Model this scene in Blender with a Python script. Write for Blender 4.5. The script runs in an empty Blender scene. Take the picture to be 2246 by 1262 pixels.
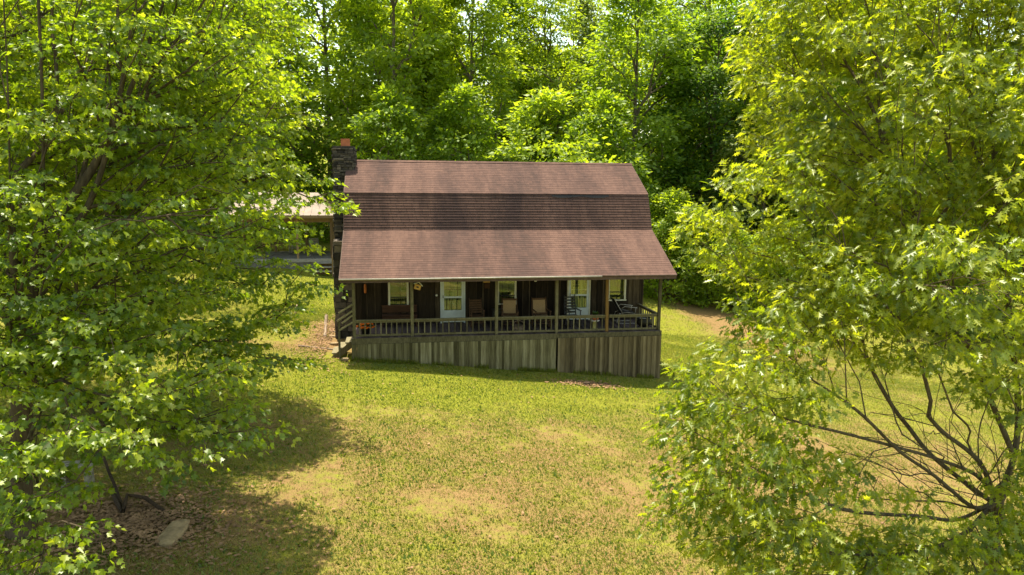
import bpy, math, random
import numpy as np
from mathutils import Vector, Matrix, Euler

R = random.Random(7)
scene = bpy.context.scene
COL = scene.collection
PI = math.pi

# ------------------------------------------------------------------ helpers
class MB:
    """collects verts / faces of one mesh"""
    def __init__(self):
        self.v = []; self.f = []; self.t = []; self.sm = []
    def add(self, vs, fs, tint=0.5, smooth=False):
        o = len(self.v)
        self.v.extend([tuple(p) for p in vs])
        self.t.extend([tint] * len(vs))
        for f in fs:
            self.f.append([i + o for i in f]); self.sm.append(smooth)
    def box(self, c, s, rot=None, tint=0.5, taper=1.0):
        hx, hy, hz = s[0] / 2, s[1] / 2, s[2] / 2
        vs = []
        for z, k in ((-hz, 1.0), (hz, taper)):
            for x, y in ((-hx, -hy), (hx, -hy), (hx, hy), (-hx, hy)):
                p = Vector((x * k, y * k, z))
                if rot is not None:
                    p = rot @ p
                vs.append((p.x + c[0], p.y + c[1], p.z + c[2]))
        self.add(vs, [(0, 3, 2, 1), (4, 5, 6, 7), (0, 1, 5, 4), (1, 2, 6, 5), (2, 3, 7, 6), (3, 0, 4, 7)], tint)
    def bb(self, x0, x1, y0, y1, z0, z1, tint=0.5):
        self.box(((x0 + x1) / 2, (y0 + y1) / 2, (z0 + z1) / 2), (x1 - x0, y1 - y0, z1 - z0), None, tint)
    def beam(self, a, b, w, h, tint=0.5):
        a = Vector(a); b = Vector(b); d = b - a
        q = d.to_track_quat('X', 'Z').to_matrix()
        self.box((a + b) / 2, (d.length, w, h), q, tint)
    def tube(self, pts, rad, n=6, tint=0.5, caps=True):
        pts = [Vector(p) for p in pts]
        if not isinstance(rad, (list, tuple)):
            rad = [rad] * len(pts)
        vs = []; fs = []
        ref = None
        for i, p in enumerate(pts):
            d = (pts[min(i + 1, len(pts) - 1)] - pts[max(i - 1, 0)])
            if d.length < 1e-9: d = Vector((0, 0, 1))
            d.normalize()
            if ref is None:
                ref = Vector((1, 0, 0)) if abs(d.x) < .8 else Vector((0, 1, 0))
            a = (ref - d * ref.dot(d))
            if a.length < 1e-6: a = d.orthogonal()
            a.normalize(); ref = a
            b = d.cross(a)
            for k in range(n):
                t = 2 * PI * k / n
                vs.append(p + (a * math.cos(t) + b * math.sin(t)) * rad[i])
        for i in range(len(pts) - 1):
            for k in range(n):
                k2 = (k + 1) % n
                fs.append((i * n + k, i * n + k2, (i + 1) * n + k2, (i + 1) * n + k))
        if caps:
            fs.append(tuple(range(n))[::-1]); fs.append(tuple((len(pts) - 1) * n + k for k in range(n)))
        self.add(vs, fs, tint, True)
    def lathe(self, c, prof, n=18, tint=0.5):
        vs = []; fs = []
        for (r, z) in prof:
            for k in range(n):
                t = 2 * PI * k / n
                vs.append((c[0] + r * math.cos(t), c[1] + r * math.sin(t), c[2] + z))
        for i in range(len(prof) - 1):
            for k in range(n):
                k2 = (k + 1) % n
                fs.append((i * n + k, i * n + k2, (i + 1) * n + k2, (i + 1) * n + k))
        fs.append(tuple(range(n))[::-1]); fs.append(tuple((len(prof) - 1) * n + k for k in range(n)))
        self.add(vs, fs, tint, True)
    def build(self, name, mat, parent=None, bevel=0.0):
        o = raw_mesh(name, self.v, self.f, self.t, mat, parent, self.sm)
        if bevel:
            m = o.modifiers.new('edge', 'BEVEL'); m.width = bevel; m.segments = 1
        return o

def world_loc(o):
    p = Vector((0, 0, 0))
    while o is not None:
        p += o.location; o = o.parent
    return p

def raw_mesh(name, v, f, t, mat, parent=None, sm=None, at=None):
    """vertices are given in world coordinates; the object sits at its own base"""
    base = world_loc(parent) if parent else (Vector(at) if at else Vector((0, 0, 0)))
    me = bpy.data.meshes.new(name)
    v = np.asarray(v, dtype=np.float64) - np.array(base)
    me.from_pydata(v.tolist(), [], f)
    if sm: me.polygons.foreach_set('use_smooth', sm)
    a = me.attributes.new('tint', 'FLOAT', 'POINT')
    a.data.foreach_set('value', np.asarray(t, dtype=np.float32))
    me.materials.append(mat)
    o = bpy.data.objects.new(name, me); COL.objects.link(o)
    if parent: o.parent = parent
    elif at: o.location = at
    return o

def fast_mesh(name, V, loops, starts, totals, tint, mat, parent=None):
    me = bpy.data.meshes.new(name)
    me.vertices.add(len(V)); me.vertices.foreach_set('co', V.astype(np.float32).ravel())
    me.loops.add(len(loops)); me.loops.foreach_set('vertex_index', loops.astype(np.int32))
    me.polygons.add(len(starts)); me.polygons.foreach_set('loop_start', starts.astype(np.int32))
    try: me.polygons.foreach_set('loop_total', totals.astype(np.int32))
    except Exception: pass
    me.update(calc_edges=True)
    a = me.attributes.new('tint', 'FLOAT', 'POINT'); a.data.foreach_set('value', tint.astype(np.float32))
    me.materials.append(mat)
    o = bpy.data.objects.new(name, me); COL.objects.link(o)
    if parent: o.parent = parent
    return o

def tag(o, label=None, cat=None, group=None, kind=None):
    if label: o['label'] = label
    if cat: o['category'] = cat
    if group: o['group'] = group
    if kind: o['kind'] = kind
    return o

def thing(name, label, cat, loc=(0, 0, 0), group=None):
    o = bpy.data.objects.new(name, None); COL.objects.link(o)
    o.empty_display_size = .2
    o.location = loc
    return tag(o, label, cat, group)

def copy_tree(o, parent=None):
    c = o.copy(); COL.objects.link(c)
    if parent: c.parent = parent
    for ch in list(o.children):
        copy_tree(ch, c)
    return c

# ------------------------------------------------------------------ numpy value noise
def _h(i, j, k, s):
    n = (i * 374761393 + j * 668265263 + k * 2147483647 + s * 974711) & 0xffffffff
    n = ((n ^ (n >> 13)) * 1274126177) & 0xffffffff
    return ((n ^ (n >> 16)) & 0xffff) / 65535.0
def vnoise(P, scale, seed=0):
    P = np.asarray(P, dtype=np.float64) * scale
    I = np.floor(P).astype(np.int64); F = P - I; F = F * F * (3 - 2 * F)
    r = 0
    for a in (0, 1):
        for b in (0, 1):
            for c in (0, 1):
                w = (F[:, 0] if a else 1 - F[:, 0]) * (F[:, 1] if b else 1 - F[:, 1]) * (F[:, 2] if c else 1 - F[:, 2])
                r = r + w * _h(I[:, 0] + a, I[:, 1] + b, I[:, 2] + c, seed)
    return r

def zg(x, y):
    """height of the ground"""
    x = np.asarray(x, dtype=float); y = np.asarray(y, dtype=float)
    xx = np.where(x < -5, -5 + (x + 5) * .3, x)
    xx = np.where(xx > 34, 34 + (xx - 34) * .3, xx)
    z = -.75 - .092 * xx
    yy = np.clip(y - 9, 0, None)
    z = z + .11 * yy * yy / (yy + 6)
    z = z + .05 * np.sin(x * .55 + y * .31) * np.clip((np.abs(y + 6) - 5) / 6, 0, 1)
    return z
def zgf(x, y): return float(zg(x, y))

# ------------------------------------------------------------------ materials
class NT:
    def __init__(self, name):
        self.m = bpy.data.materials.new(name); self.m.use_nodes = True
        self.t = self.m.node_tree; self.t.nodes.clear()
        self.out = self.n('ShaderNodeOutputMaterial')
    def n(self, k, **kw):
        o = self.t.nodes.new(k)
        for a, b in kw.items(): setattr(o, a, b)
        return o
    def l(self, a, b): self.t.links.new(a, b)
    def coord(self, which='Object', scale=(1, 1, 1), rot=(0, 0, 0)):
        tc = self.n('ShaderNodeTexCoord'); mp = self.n('ShaderNodeMapping')
        mp.inputs['Scale'].default_value = scale; mp.inputs['Rotation'].default_value = rot
        self.l(tc.outputs[which], mp.inputs['Vector']); return mp.outputs['Vector']
    def noise(self, vec, scale, detail=4, rough=.55, dist=0.0):
        o = self.n('ShaderNodeTexNoise'); o.inputs['Scale'].default_value = scale
        o.inputs['Detail'].default_value = detail; o.inputs['Roughness'].default_value = rough
        o.inputs['Distortion'].default_value = dist
        if vec is not None: self.l(vec, o.inputs['Vector'])
        return o.outputs['Fac']
    def ramp(self, fac, stops):
        o = self.n('ShaderNodeValToRGB'); e = o.color_ramp.elements
        while len(e) < len(stops): e.new(.5)
        for i, (p, c) in enumerate(stops):
            e[i].position = p
            e[i].color = (c, c, c, 1) if isinstance(c, (int, float)) else (*c, 1)
        self.l(fac, o.inputs['Fac']); return o.outputs['Color']
    def mix(self, fac, a, b, mode='MIX'):
        o = self.n('ShaderNodeMix', data_type='RGBA', blend_type=mode)
        for s, v in ((o.inputs[0], fac), (o.inputs[6], a), (o.inputs[7], b)):
            if hasattr(v, 'is_linked'): self.l(v, s)
            elif isinstance(v, (int, float)): s.default_value = v if s is o.inputs[0] else (v, v, v, 1)
            else: s.default_value = (*v, 1)
        return o.outputs[2]
    def math(self, op, a, b=0.0):
        o = self.n('ShaderNodeMath', operation=op)
        for s, v in ((o.inputs[0], a), (o.inputs[1], b)):
            if hasattr(v, 'is_linked'): self.l(v, s)
            else: s.default_value = v
        return o.outputs[0]
    def attr(self, name='tint'):
        return self.n('ShaderNodeAttribute', attribute_name=name).outputs['Fac']
    def principled(self, col, rough=.8, spec=.3, bump=None, bstr=.4, bdist=.01, metal=0.0):
        o = self.n('ShaderNodeBsdfPrincipled')
        if hasattr(col, 'is_linked'): self.l(col, o.inputs['Base Color'])
        else: o.inputs['Base Color'].default_value = (*col, 1)
        if hasattr(rough, 'is_linked'): self.l(rough, o.inputs['Roughness'])
        else: o.inputs['Roughness'].default_value = rough
        o.inputs['Specular IOR Level'].default_value = spec
        o.inputs['Metallic'].default_value = metal
        if bump is not None:
            b = self.n('ShaderNodeBump'); b.inputs['Strength'].default_value = bstr; b.inputs['Distance'].default_value = bdist
            self.l(bump, b.inputs['Height']); self.l(b.outputs['Normal'], o.inputs['Normal'])
        self.l(o.outputs['BSDF'], self.out.inputs['Surface'])
        return self.m

def plain(name, col, rough=.6, spec=.3, metal=0.0, var=.25, scale=6):
    k = NT(name); v = k.coord()
    n = k.noise(v, scale, 5)
    d = tuple(c * (1 - var) for c in col); b = tuple(min(1, c * (1 + var)) for c in col)
    return k.principled(k.ramp(n, [(.3, d), (.7, b)]), rough, spec, n, .2, .004, metal)

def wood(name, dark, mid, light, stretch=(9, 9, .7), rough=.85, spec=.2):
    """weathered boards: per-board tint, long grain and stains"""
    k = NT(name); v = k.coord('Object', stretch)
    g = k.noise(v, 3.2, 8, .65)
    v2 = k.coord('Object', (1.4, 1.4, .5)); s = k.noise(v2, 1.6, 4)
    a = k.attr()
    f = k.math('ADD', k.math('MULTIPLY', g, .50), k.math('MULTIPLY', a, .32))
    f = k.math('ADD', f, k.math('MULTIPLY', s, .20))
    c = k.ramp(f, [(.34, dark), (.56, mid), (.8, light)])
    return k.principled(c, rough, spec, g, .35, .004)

def leaf_mat(name, cols, trans, tfac=.5, gloss=.07, rough=.35, under=None):
    k = NT(name); a = k.attr()
    c = k.ramp(a, [(i / (len(cols) - 1), q) for i, q in enumerate(cols)])
    t = k.ramp(a, [(i / (len(trans) - 1), q) for i, q in enumerate(trans)])
    if under:                     # paler underside of the leaf
        c = k.mix(k.n('ShaderNodeNewGeometry').outputs['Backfacing'], c, under)
    d = k.n('ShaderNodeBsdfDiffuse'); k.l(c, d.inputs['Color'])
    tr = k.n('ShaderNodeBsdfTranslucent'); k.l(t, tr.inputs['Color'])
    g = k.n('ShaderNodeBsdfGlossy'); g.inputs['Roughness'].default_value = rough; g.inputs['Color'].default_value = (.9, .95, .85, 1)
    m1 = k.n('ShaderNodeMixShader'); m1.inputs[0].default_value = tfac
    k.l(d.outputs[0], m1.inputs[1]); k.l(tr.outputs[0], m1.inputs[2])
    m2 = k.n('ShaderNodeMixShader'); m2.inputs[0].default_value = gloss
    k.l(m1.outputs[0], m2.inputs[1]); k.l(g.outputs[0], m2.inputs[2])
    k.l(m2.outputs[0], k.out.inputs['Surface'])
    return k.m

def bark_mat(name, dark, light, sc=1.0):
    k = NT(name); v = k.coord('Object', (5 * sc, 5 * sc, 1.3 * sc))
    n = k.noise(v, 3, 8, .65)
    m = k.noise(k.coord(), 1.3, 4)
    c = k.ramp(k.math('ADD', k.math('MULTIPLY', n, .7), k.math('MULTIPLY', m, .3)), [(.35, dark), (.65, light)])
    return k.principled(c, .9, .15, n, .8, .02)

def roof_mat(name='roof_shingles', stain=.38, gapw=.40, tabs=6.2):
    k = NT(name)
    v = k.coord('Object')
    # tabs: columns of the tab pattern, staggered per course through the tint attribute
    sx = k.n('ShaderNodeSeparateXYZ'); k.l(v, sx.inputs[0])
    a = k.attr()
    xs = k.math('ADD', k.math('MULTIPLY', sx.outputs['X'], tabs), k.math('MULTIPLY', a, 37.0))
    fr = k.math('FRACT', xs)
    gap = k.math('LESS_THAN', fr, .06)
    cell = k.n('ShaderNodeTexWhiteNoise', noise_dimensions='2D')
    cv = k.n('ShaderNodeCombineXYZ'); k.l(k.math('FLOOR', xs), cv.inputs[0]); k.l(k.math('MULTIPLY', a, 91.0), cv.inputs[1])
    k.l(cv.outputs[0], cell.inputs['Vector'])
    streak = k.noise(k.coord('Object', (1.0, .10, .10)), 1.15, 6, .6)
    streak2 = k.noise(k.coord('Object', (2.6, .5, .5)), 1.6, 5, .65)
    fine = k.noise(v, 90, 2)
    f = k.math('ADD', k.math('MULTIPLY', streak, .62), k.math('MULTIPLY', streak2, .28))
    f = k.math('ADD', f, k.math('MULTIPLY', cell.outputs['Value'], .12))
    c = k.ramp(f, [(.36, (.054, .034, .030)), (.49, (.092, .052, .043)), (.64, (.140, .079, .062))])
    c = k.mix(k.math('MULTIPLY', fine, .30), c, (.165, .105, .085))
    # darker algae stains of irregular shape
    st = k.ramp(k.noise(k.coord('Object', (.55, .18, .18)), 1.0, 6, .6, .6), [(.52, 0.0), (.66, 1.0)])
    c = k.mix(k.math('MULTIPLY', st, stain), c, (.048, .032, .031))
    c = k.mix(k.math('MULTIPLY', gap, gapw), c, (.05, .03, .027))
    return k.principled(c, .93, .12, fine, .3, .003)

def ground_mat():
    k = NT('lawn_ground'); v = k.coord('Object')
    big = k.noise(v, .17, 5, .6); mid = k.noise(v, .9, 6, .65); sm = k.noise(v, 5.5, 6, .7); fine = k.noise(v, 42, 3, .6)
    f = k.math('ADD', k.math('MULTIPLY', big, .17), k.math('MULTIPLY', mid, .29))
    f = k.math('ADD', f, k.math('MULTIPLY', sm, .37)); f = k.math('ADD', f, k.math('MULTIPLY', fine, .17))
    # worn, drier lawn well in front of the house and along the old track on the right
    sx = k.n('ShaderNodeSeparateXYZ'); k.l(v, sx.inputs[0])
    wear = k.attr('tint')
    f = k.math('SUBTRACT', f, k.math('MULTIPLY', k.math('SUBTRACT', wear, .5), .42))
    soil = k.ramp(fine, [(.25, (.13, .078, .032)), (.75, (.31, .20, .088))])
    straw = k.ramp(fine, [(.25, (.130, .115, .024)), (.75, (.265, .228, .058))])
    green = k.ramp(fine, [(.25, (.105, .120, .010)), (.75, (.27, .270, .030))])
    c = k.mix(k.ramp(f, [(.405, 0.0), (.49, 1.0)]), soil, straw)
    c = k.mix(k.ramp(f, [(.47, 0.0), (.55, 1.0)]), c, green)
    h = k.math('ADD', sm, fine)
    return k.principled(c, .95, .08, h, .55, .05)

def stone_mat():
    k = NT('dry_stone'); v = k.coord(); a = k.attr()
    n = k.noise(v, 7, 7, .65); m = k.noise(v, 26, 4)
    f = k.math('ADD', k.math('MULTIPLY', a, .5), k.math('MULTIPLY', n, .5))
    c = k.ramp(f, [(.2, (.022, .019, .017)), (.45, (.065, .055, .048)), (.64, (.12, .10, .085)), (.85, (.24, .19, .14))])
    return k.principled(c, .9, .2, k.math('ADD', n, k.math('MULTIPLY', m, .4)), .7, .02)

def glass_mat():
    k = NT('window_glass')
    g = k.n('ShaderNodeBsdfGlossy'); g.inputs['Roughness'].default_value = .03
    t = k.n('ShaderNodeBsdfTransparent'); t.inputs['Color'].default_value = (.88, .93, .88, 1)
    fr = k.n('ShaderNodeFresnel'); fr.inputs['IOR'].default_value = 1.6
    mx = k.n('ShaderNodeMixShader')
    k.l(k.math('ADD', fr.outputs[0], .08), mx.inputs[0]); k.l(t.outputs[0], mx.inputs[1]); k.l(g.outputs[0], mx.inputs[2])
    k.l(mx.outputs[0], k.out.inputs['Surface'])
    return k.m

def blind_mat(name, c1, c2, n, axis='Z'):
    k = NT(name); v = k.coord()
    w = k.n('ShaderNodeTexWave', wave_type='BANDS', bands_direction=axis); w.inputs['Scale'].default_value = n
    w.inputs['Distortion'].default_value = .3
    k.l(v, w.inputs['Vector'])
    return k.principled(k.ramp(w.outputs['Fac'], [(.1, c1), (.6, c2)]), .7, .2)

M = {}
M['roof'] = roof_mat()
M['roof_steep'] = roof_mat('weathered_steep_shingles', .72, .8, 3.4)
M['lawn'] = ground_mat()
M['stone'] = stone_mat()
M['glass'] = glass_mat()
M['skirt_grey'] = wood('weathered_grey_boards', (.060, .050, .022), (.180, .155, .080), (.38, .335, .205))
M['skirt_brown'] = wood('weathered_brown_boards', (.060, .044, .022), (.165, .125, .066), (.33, .262, .155))
M['rail'] = wood('rail_wood', (.05, .042, .022), (.155, .132, .075), (.29, .25, .155), (5, 5, 2))
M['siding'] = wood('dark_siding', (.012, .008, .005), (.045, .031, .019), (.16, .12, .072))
M['deck'] = wood('deck_boards', (.05, .034, .032), (.115, .082, .080), (.19, .145, .135), (2, 8, 2))
M['brownpost'] = wood('orange_brown_post', (.09, .05, .018), (.20, .115, .035), (.30, .18, .06))
M['bench'] = wood('bench_wood', (.035, .018, .010), (.085, .04, .022), (.17, .085, .045), (1, 6, 6))
M['ceiling'] = wood('porch_ceiling', (.04, .028, .016), (.08, .058, .034), (.12, .09, .055), (1, 6, 6))
M['pavdeck'] = wood('pavilion_wood', (.13, .115, .095), (.27, .245, .21), (.45, .41, .36), (2, 6, 6))
M['pavpost'] = wood('pavilion_posts', (.11, .068, .034), (.22, .145, .075), (.36, .25, .145))
M['trim'] = plain('cream_trim', (.66, .62, .47), .6, .3, 0, .12)
M['door'] = plain('white_door_paint', (.66, .70, .68), .45, .4, 0, .07)
M['gutter'] = plain('gutter_metal', (.36, .32, .27), .5, .4, 0, .25, 3)
M['rake'] = plain('rake_trim', (.10, .065, .05), .8, .2, 0, .3)
M['blind'] = blind_mat('olive_blind', (.085, .09, .03), (.17, .17, .065), 9)
M['curtain'] = blind_mat('cream_curtain', (.34, .32, .13), (.56, .53, .25), 5, 'X')
M['interior'] = plain('dark_interior', (.02, .022, .018), .8)
M['iron'] = plain('dark_iron', (.018, .017, .016), .5, .4, .3)
M['blackpaint'] = plain('black_chair_paint', (.014, .012, .012), .45, .5, 0)
M['cane'] = plain('woven_cane', (.34, .22, .11), .8, .2, 0, .2, 40)
M['chairwood'] = wood('chair_wood', (.05, .026, .014), (.12, .065, .034), (.22, .13, .07), (4, 4, 4))
M['terracotta'] = plain('terracotta', (.46, .15, .07), .8, .2, 0, .2)
M['yellowglaze'] = plain('yellow_glaze', (.50, .42, .12), .35, .5, 0, .2)
M['whiteware'] = plain('white_ware', (.72, .68, .60), .5, .4, 0, .1)
M['orange'] = plain('orange_flower', (.80, .17, .015), .7, .2, 0, .35, 30)
M['orangewood'] = plain('orange_wood', (.42, .13, .03), .7, .2, 0, .25)
M['plaque'] = plain('golden_board', (.42, .24, .06), .7, .2, 0, .25)
M['plant'] = leaf_mat('pot_plant_leaf', [(.03, .08, .015), (.09, .17, .03)], [(.1, .2, .02), (.2, .3, .03)])
M['metalroof'] = plain('pavilion_roof_metal', (.225, .165, .130), .6, .25, 0, .22, 2)
M['conc'] = plain('lichen_concrete', (.24, .22, .17), .95, .1, 0, .45, 9)
M['rock'] = plain('pale_rock', (.27, .195, .11), .95, .1, 0, .35, 7)
M['timber'] = wood('bleached_timber', (.10, .07, .05), (.24, .175, .125), (.40, .31, .23), (3, 3, 3))
M['deadwood'] = bark_mat('dead_wood', (.022, .015, .010), (.075, .05, .033), 3)
M['litter'] = plain('dry_leaf', (.25, .15, .085), .9, .1, 0, .5, 2)
M['bark'] = bark_mat('maple_bark', (.035, .026, .016), (.135, .10, .062))
M['bark_oak'] = bark_mat('oak_bark', (.05, .038, .022), (.17, .13, .085), 2)
M['bark_far'] = bark_mat('forest_bark', (.06, .05, .034), (.19, .16, .115))
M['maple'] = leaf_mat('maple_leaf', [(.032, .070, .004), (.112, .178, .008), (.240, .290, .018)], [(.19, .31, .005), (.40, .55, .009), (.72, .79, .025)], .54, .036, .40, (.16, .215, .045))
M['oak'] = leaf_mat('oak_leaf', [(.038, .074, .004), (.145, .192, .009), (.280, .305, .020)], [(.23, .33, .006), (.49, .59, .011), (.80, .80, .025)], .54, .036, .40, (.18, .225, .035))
M['f_lime'] = leaf_mat('lime_forest_leaf', [(.095, .150, .008), (.165, .240, .012), (.240, .310, .022)], [(.34, .50, .010), (.52, .66, .016), (.68, .76, .03)], .54, .03, .5)
M['f_mid'] = leaf_mat('mid_forest_leaf', [(.075, .130, .008), (.130, .205, .012), (.200, .280, .02)], [(.26, .43, .010), (.42, .58, .014), (.58, .70, .025)], .54, .03, .5)
M['f_dark'] = leaf_mat('dark_forest_leaf', [(.026, .066, .008), (.060, .120, .011), (.130, .205, .022)], [(.08, .20, .008), (.18, .33, .010), (.34, .48, .02)], .46, .02, .55)
M['f_grey'] = leaf_mat('grey_forest_leaf', [(.095, .135, .026), (.165, .205, .045), (.24, .28, .075)], [(.22, .32, .03), (.35, .44, .05), (.48, .54, .08)], .46, .03, .5)
M['grass'] = leaf_mat('grass_blade', [(.26, .195, .07), (.225, .222, .038), (.145, .185, .016), (.080, .130, .010)], [(.33, .24, .09), (.34, .31, .05), (.32, .34, .025), (.20, .26, .018)], .35, .03)

# ------------------------------------------------------------------ world, sun, camera
SUN = Vector((-.085, .32, 1.0)).normalized()
w = bpy.data.worlds.new('World'); scene.world = w; w.use_nodes = True
nt = w.node_tree; nt.nodes.clear()
sky = nt.nodes.new('ShaderNodeTexSky'); sky.sky_type = 'NISHITA'; sky.sun_disc = False
sky.sun_elevation = math.asin(SUN.z); sky.sun_rotation = math.atan2(SUN.x, SUN.y)
sky.altitude = 200; sky.air_density = 1.0; sky.dust_density = 1.5; sky.ozone_density = 1.0
bg = nt.nodes.new('ShaderNodeBackground'); bg.inputs['Strength'].default_value = .15
wo = nt.nodes.new('ShaderNodeOutputWorld')
wm = nt.nodes.new('ShaderNodeMix'); wm.data_type = 'RGBA'; wm.blend_type = 'MULTIPLY'; wm.inputs[0].default_value = 1.0; wm.inputs[7].default_value = (1.13, 1.0, .70, 1)
nt.links.new(sky.outputs[0], wm.inputs[6]); nt.links.new(wm.outputs[2], bg.inputs[0]); nt.links.new(bg.outputs[0], wo.inputs[0])
ld = bpy.data.lights.new('sun', 'SUN'); ld.energy = 3.8; ld.angle = math.radians(.53); ld.color = (1.0, .93, .74)
lo = bpy.data.objects.new('sun', ld); COL.objects.link(lo)
lo.rotation_euler = SUN.to_track_quat('Z', 'Y').to_euler(); lo.location = (0, 20, 60)
cd = bpy.data.cameras.new('camera'); cam = bpy.data.objects.new('camera', cd); COL.objects.link(cam)
cd.sensor_width = 36.0; cd.lens = 36.0 * 1566.388 / 2246; cd.clip_end = 2000; cd.clip_start = .1
yaw, pit, rol = .1611, .1469, .0089
fw = Vector((math.sin(yaw) * math.cos(pit), math.cos(yaw) * math.cos(pit), -math.sin(pit)))
rt = Vector((math.cos(yaw), -math.sin(yaw), 0)); up = rt.cross(fw)
r2 = rt * math.cos(rol) + up * math.sin(rol); u2 = up * math.cos(rol) - rt * math.sin(rol)
mw = Matrix((r2, u2, -fw)).transposed().to_4x4(); mw.translation = (1.5477, -24.5991, 5.3707)
cam.matrix_world = mw; scene.camera = cam
vs = scene.view_settings; vs.view_transform = 'Standard'; vs.look = 'None'; vs.gamma = 1; vs.use_curve_mapping = False
vs.exposure = 1.47
scene.cycles.max_bounces = 8; scene.cycles.diffuse_bounces = 4; scene.cycles.transparent_max_bounces = 8

# ------------------------------------------------------------------ ground
def build_ground():
    fx = np.concatenate([np.linspace(-160, -32, 17)[:-1], np.linspace(-32, 46, 157)[:-1], np.linspace(46, 180, 17)])
    fy = np.concatenate([np.linspace(-60, -22, 12)[:-1], np.linspace(-22, 34, 113)[:-1], np.linspace(34, 260, 24)])
    X, Y = np.meshgrid(fx, fy); Z = zg(X, Y)
    P = np.stack([X.ravel(), Y.ravel(), np.zeros(X.size)], 1)
    Z = Z.ravel() + (vnoise(P, .8, 3) - .5) * .07 + (vnoise(P, .25, 4) - .5) * .08
    V = np.stack([X.ravel(), Y.ravel(), Z], 1)
    nx, ny = len(fx), len(fy)
    I = (np.arange(ny - 1)[:, None] * nx + np.arange(nx - 1)[None, :]).ravel()
    loops = np.stack([I, I + 1, I + nx + 1, I + nx], 1).ravel()
    n = len(I)
    o = fast_mesh('ground', V, loops, np.arange(n) * 4, np.full(n, 4), wear(V[:, 0], V[:, 1]), M['lawn'])
    o.data.polygons.foreach_set('use_smooth', [True] * n)
    tag(o, kind='structure', label='sloping lawn of green grass and dry straw coloured patches', cat='ground')
def blob(x, y, cx, cy, rx, ry): return np.exp(-(((x - cx) / rx) ** 2 + ((y - cy) / ry) ** 2))
def wear(x, y):
    t = .46 + .17 * blob(x, y, 3.5, -12, 7, 6) + .06 * blob(x, y, 1.5, -7, 4, 3) - .32 * blob(x, y, 4, -2.6, 9, 2.2)
    t = t - .30 * blob(x, y, -3, 13, 3, 5) + .35 * blob(x, y, -1.0, 4, .9, 3.2) + .55 * blob(x, y, 8, -1.55, .9, .35)
    t = t + .75 * blob(x, y, 19.8, 13.5, 1.5, 8) + .38 * blob(x, y, -2.9, -12.3, 1.3, 1.0) + .3 * blob(x, y, -2.8, 1.4, 2.2, .8)
    t = t - .18 * blob(x, y, 14, 4, 3, 7) + .25 * blob(x, y, 13, -8, 5, 5)
    t = t - .1 * np.clip((y - 24) / 6, 0, 1)
    return np.clip(t, 0, 1.3)
build_ground()

# ------------------------------------------------------------------ grass, leaf litter (uncountable)
def inside_house(x, y):
    return ((x > -.95) & (x < 11.35) & (y > -.02) & (y < 8.1)) | ((x > -8) & (x < -1.9) & (y > 17) & (y < 23))
def scatter_blades(name, n, seed, size, box, label, weeds=False):
    g = np.random.default_rng(seed)
    x = g.uniform(box[0], box[1], n); y = box[2] + (box[3] - box[2]) * g.random(n) ** 1.35
    P = np.stack([x, y, 0 * x], 1)
    nn = .5 * vnoise(P, .9, 21) + .3 * vnoise(P, 3.5, 22) + .2 * vnoise(P, 11, 23) - (wear(x, y) - .5) * .5
    keep = (g.random(n) < np.clip((nn - .2) * 3.4, .14, 1)) & ~inside_house(x, y) & (wear(x, y) < .95)
    if weeds: keep &= nn > .3
    x, y, nn = x[keep], y[keep], nn[keep]; n = len(x)
    z = zg(x, y) + (vnoise(np.stack([x, y, 0 * x], 1), .8, 3) - .5) * .07 + (vnoise(np.stack([x, y, 0 * x], 1), .25, 4) - .5) * .08
    a = g.uniform(0, 2 * PI, n); h = size * g.uniform(.5, 1.3, n); wd = size * (.45 if weeds else .20) * g.uniform(.7, 1.3, n)
    lean = g.uniform(.3, 1.2, n) * h
    b = a + g.uniform(-.8, .8, n)
    V = np.empty((n, 4, 3))
    ca, sa = np.cos(a), np.sin(a)
    V[:, 0] = np.stack([x - sa * wd, y + ca * wd, z], 1)
    V[:, 1] = np.stack([x + sa * wd, y - ca * wd, z], 1)
    V[:, 2] = np.stack([x + np.cos(b) * lean * .6 + sa * wd * .8, y + np.sin(b) * lean * .6 - ca * wd * .8, z + h * .8], 1)
    V[:, 3] = np.stack([x + np.cos(b) * lean, y + np.sin(b) * lean, z + h], 1)
    t = np.clip(.24 + (nn - .3) * 1.3 + g.normal(0, .2, n), 0, .95)
    if weeds: t = np.clip(t + .35, .45, 1)
    I = np.arange(n)[:, None] * 4
    loops = (I + np.array([0, 1, 2, 3])).ravel()
    o = fast_mesh(name, V.reshape(-1, 3), loops, np.arange(n) * 4, np.full(n, 4), np.repeat(t, 4), M['grass'])
    tag(o, label, 'grass', kind='stuff')
scatter_blades('grass', 930000, 1, .037, (-13, 27, -15.5, 9), 'short patchy grass growing over the front lawn')
scatter_blades('grass_side', 110000, 2, .055, (11, 42, 0, 27), 'short grass on the slope to the right of the cabin')
scatter_blades('grass_yard', 110000, 3, .055, (-22, 0, 6, 25), 'bright short grass between the cabin and the pavilion')
scatter_blades('weeds', 16000, 4, .055, (-8, 15, -15.5, 1), 'small dark green broad leaved weeds dotted through the lawn', True)
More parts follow.
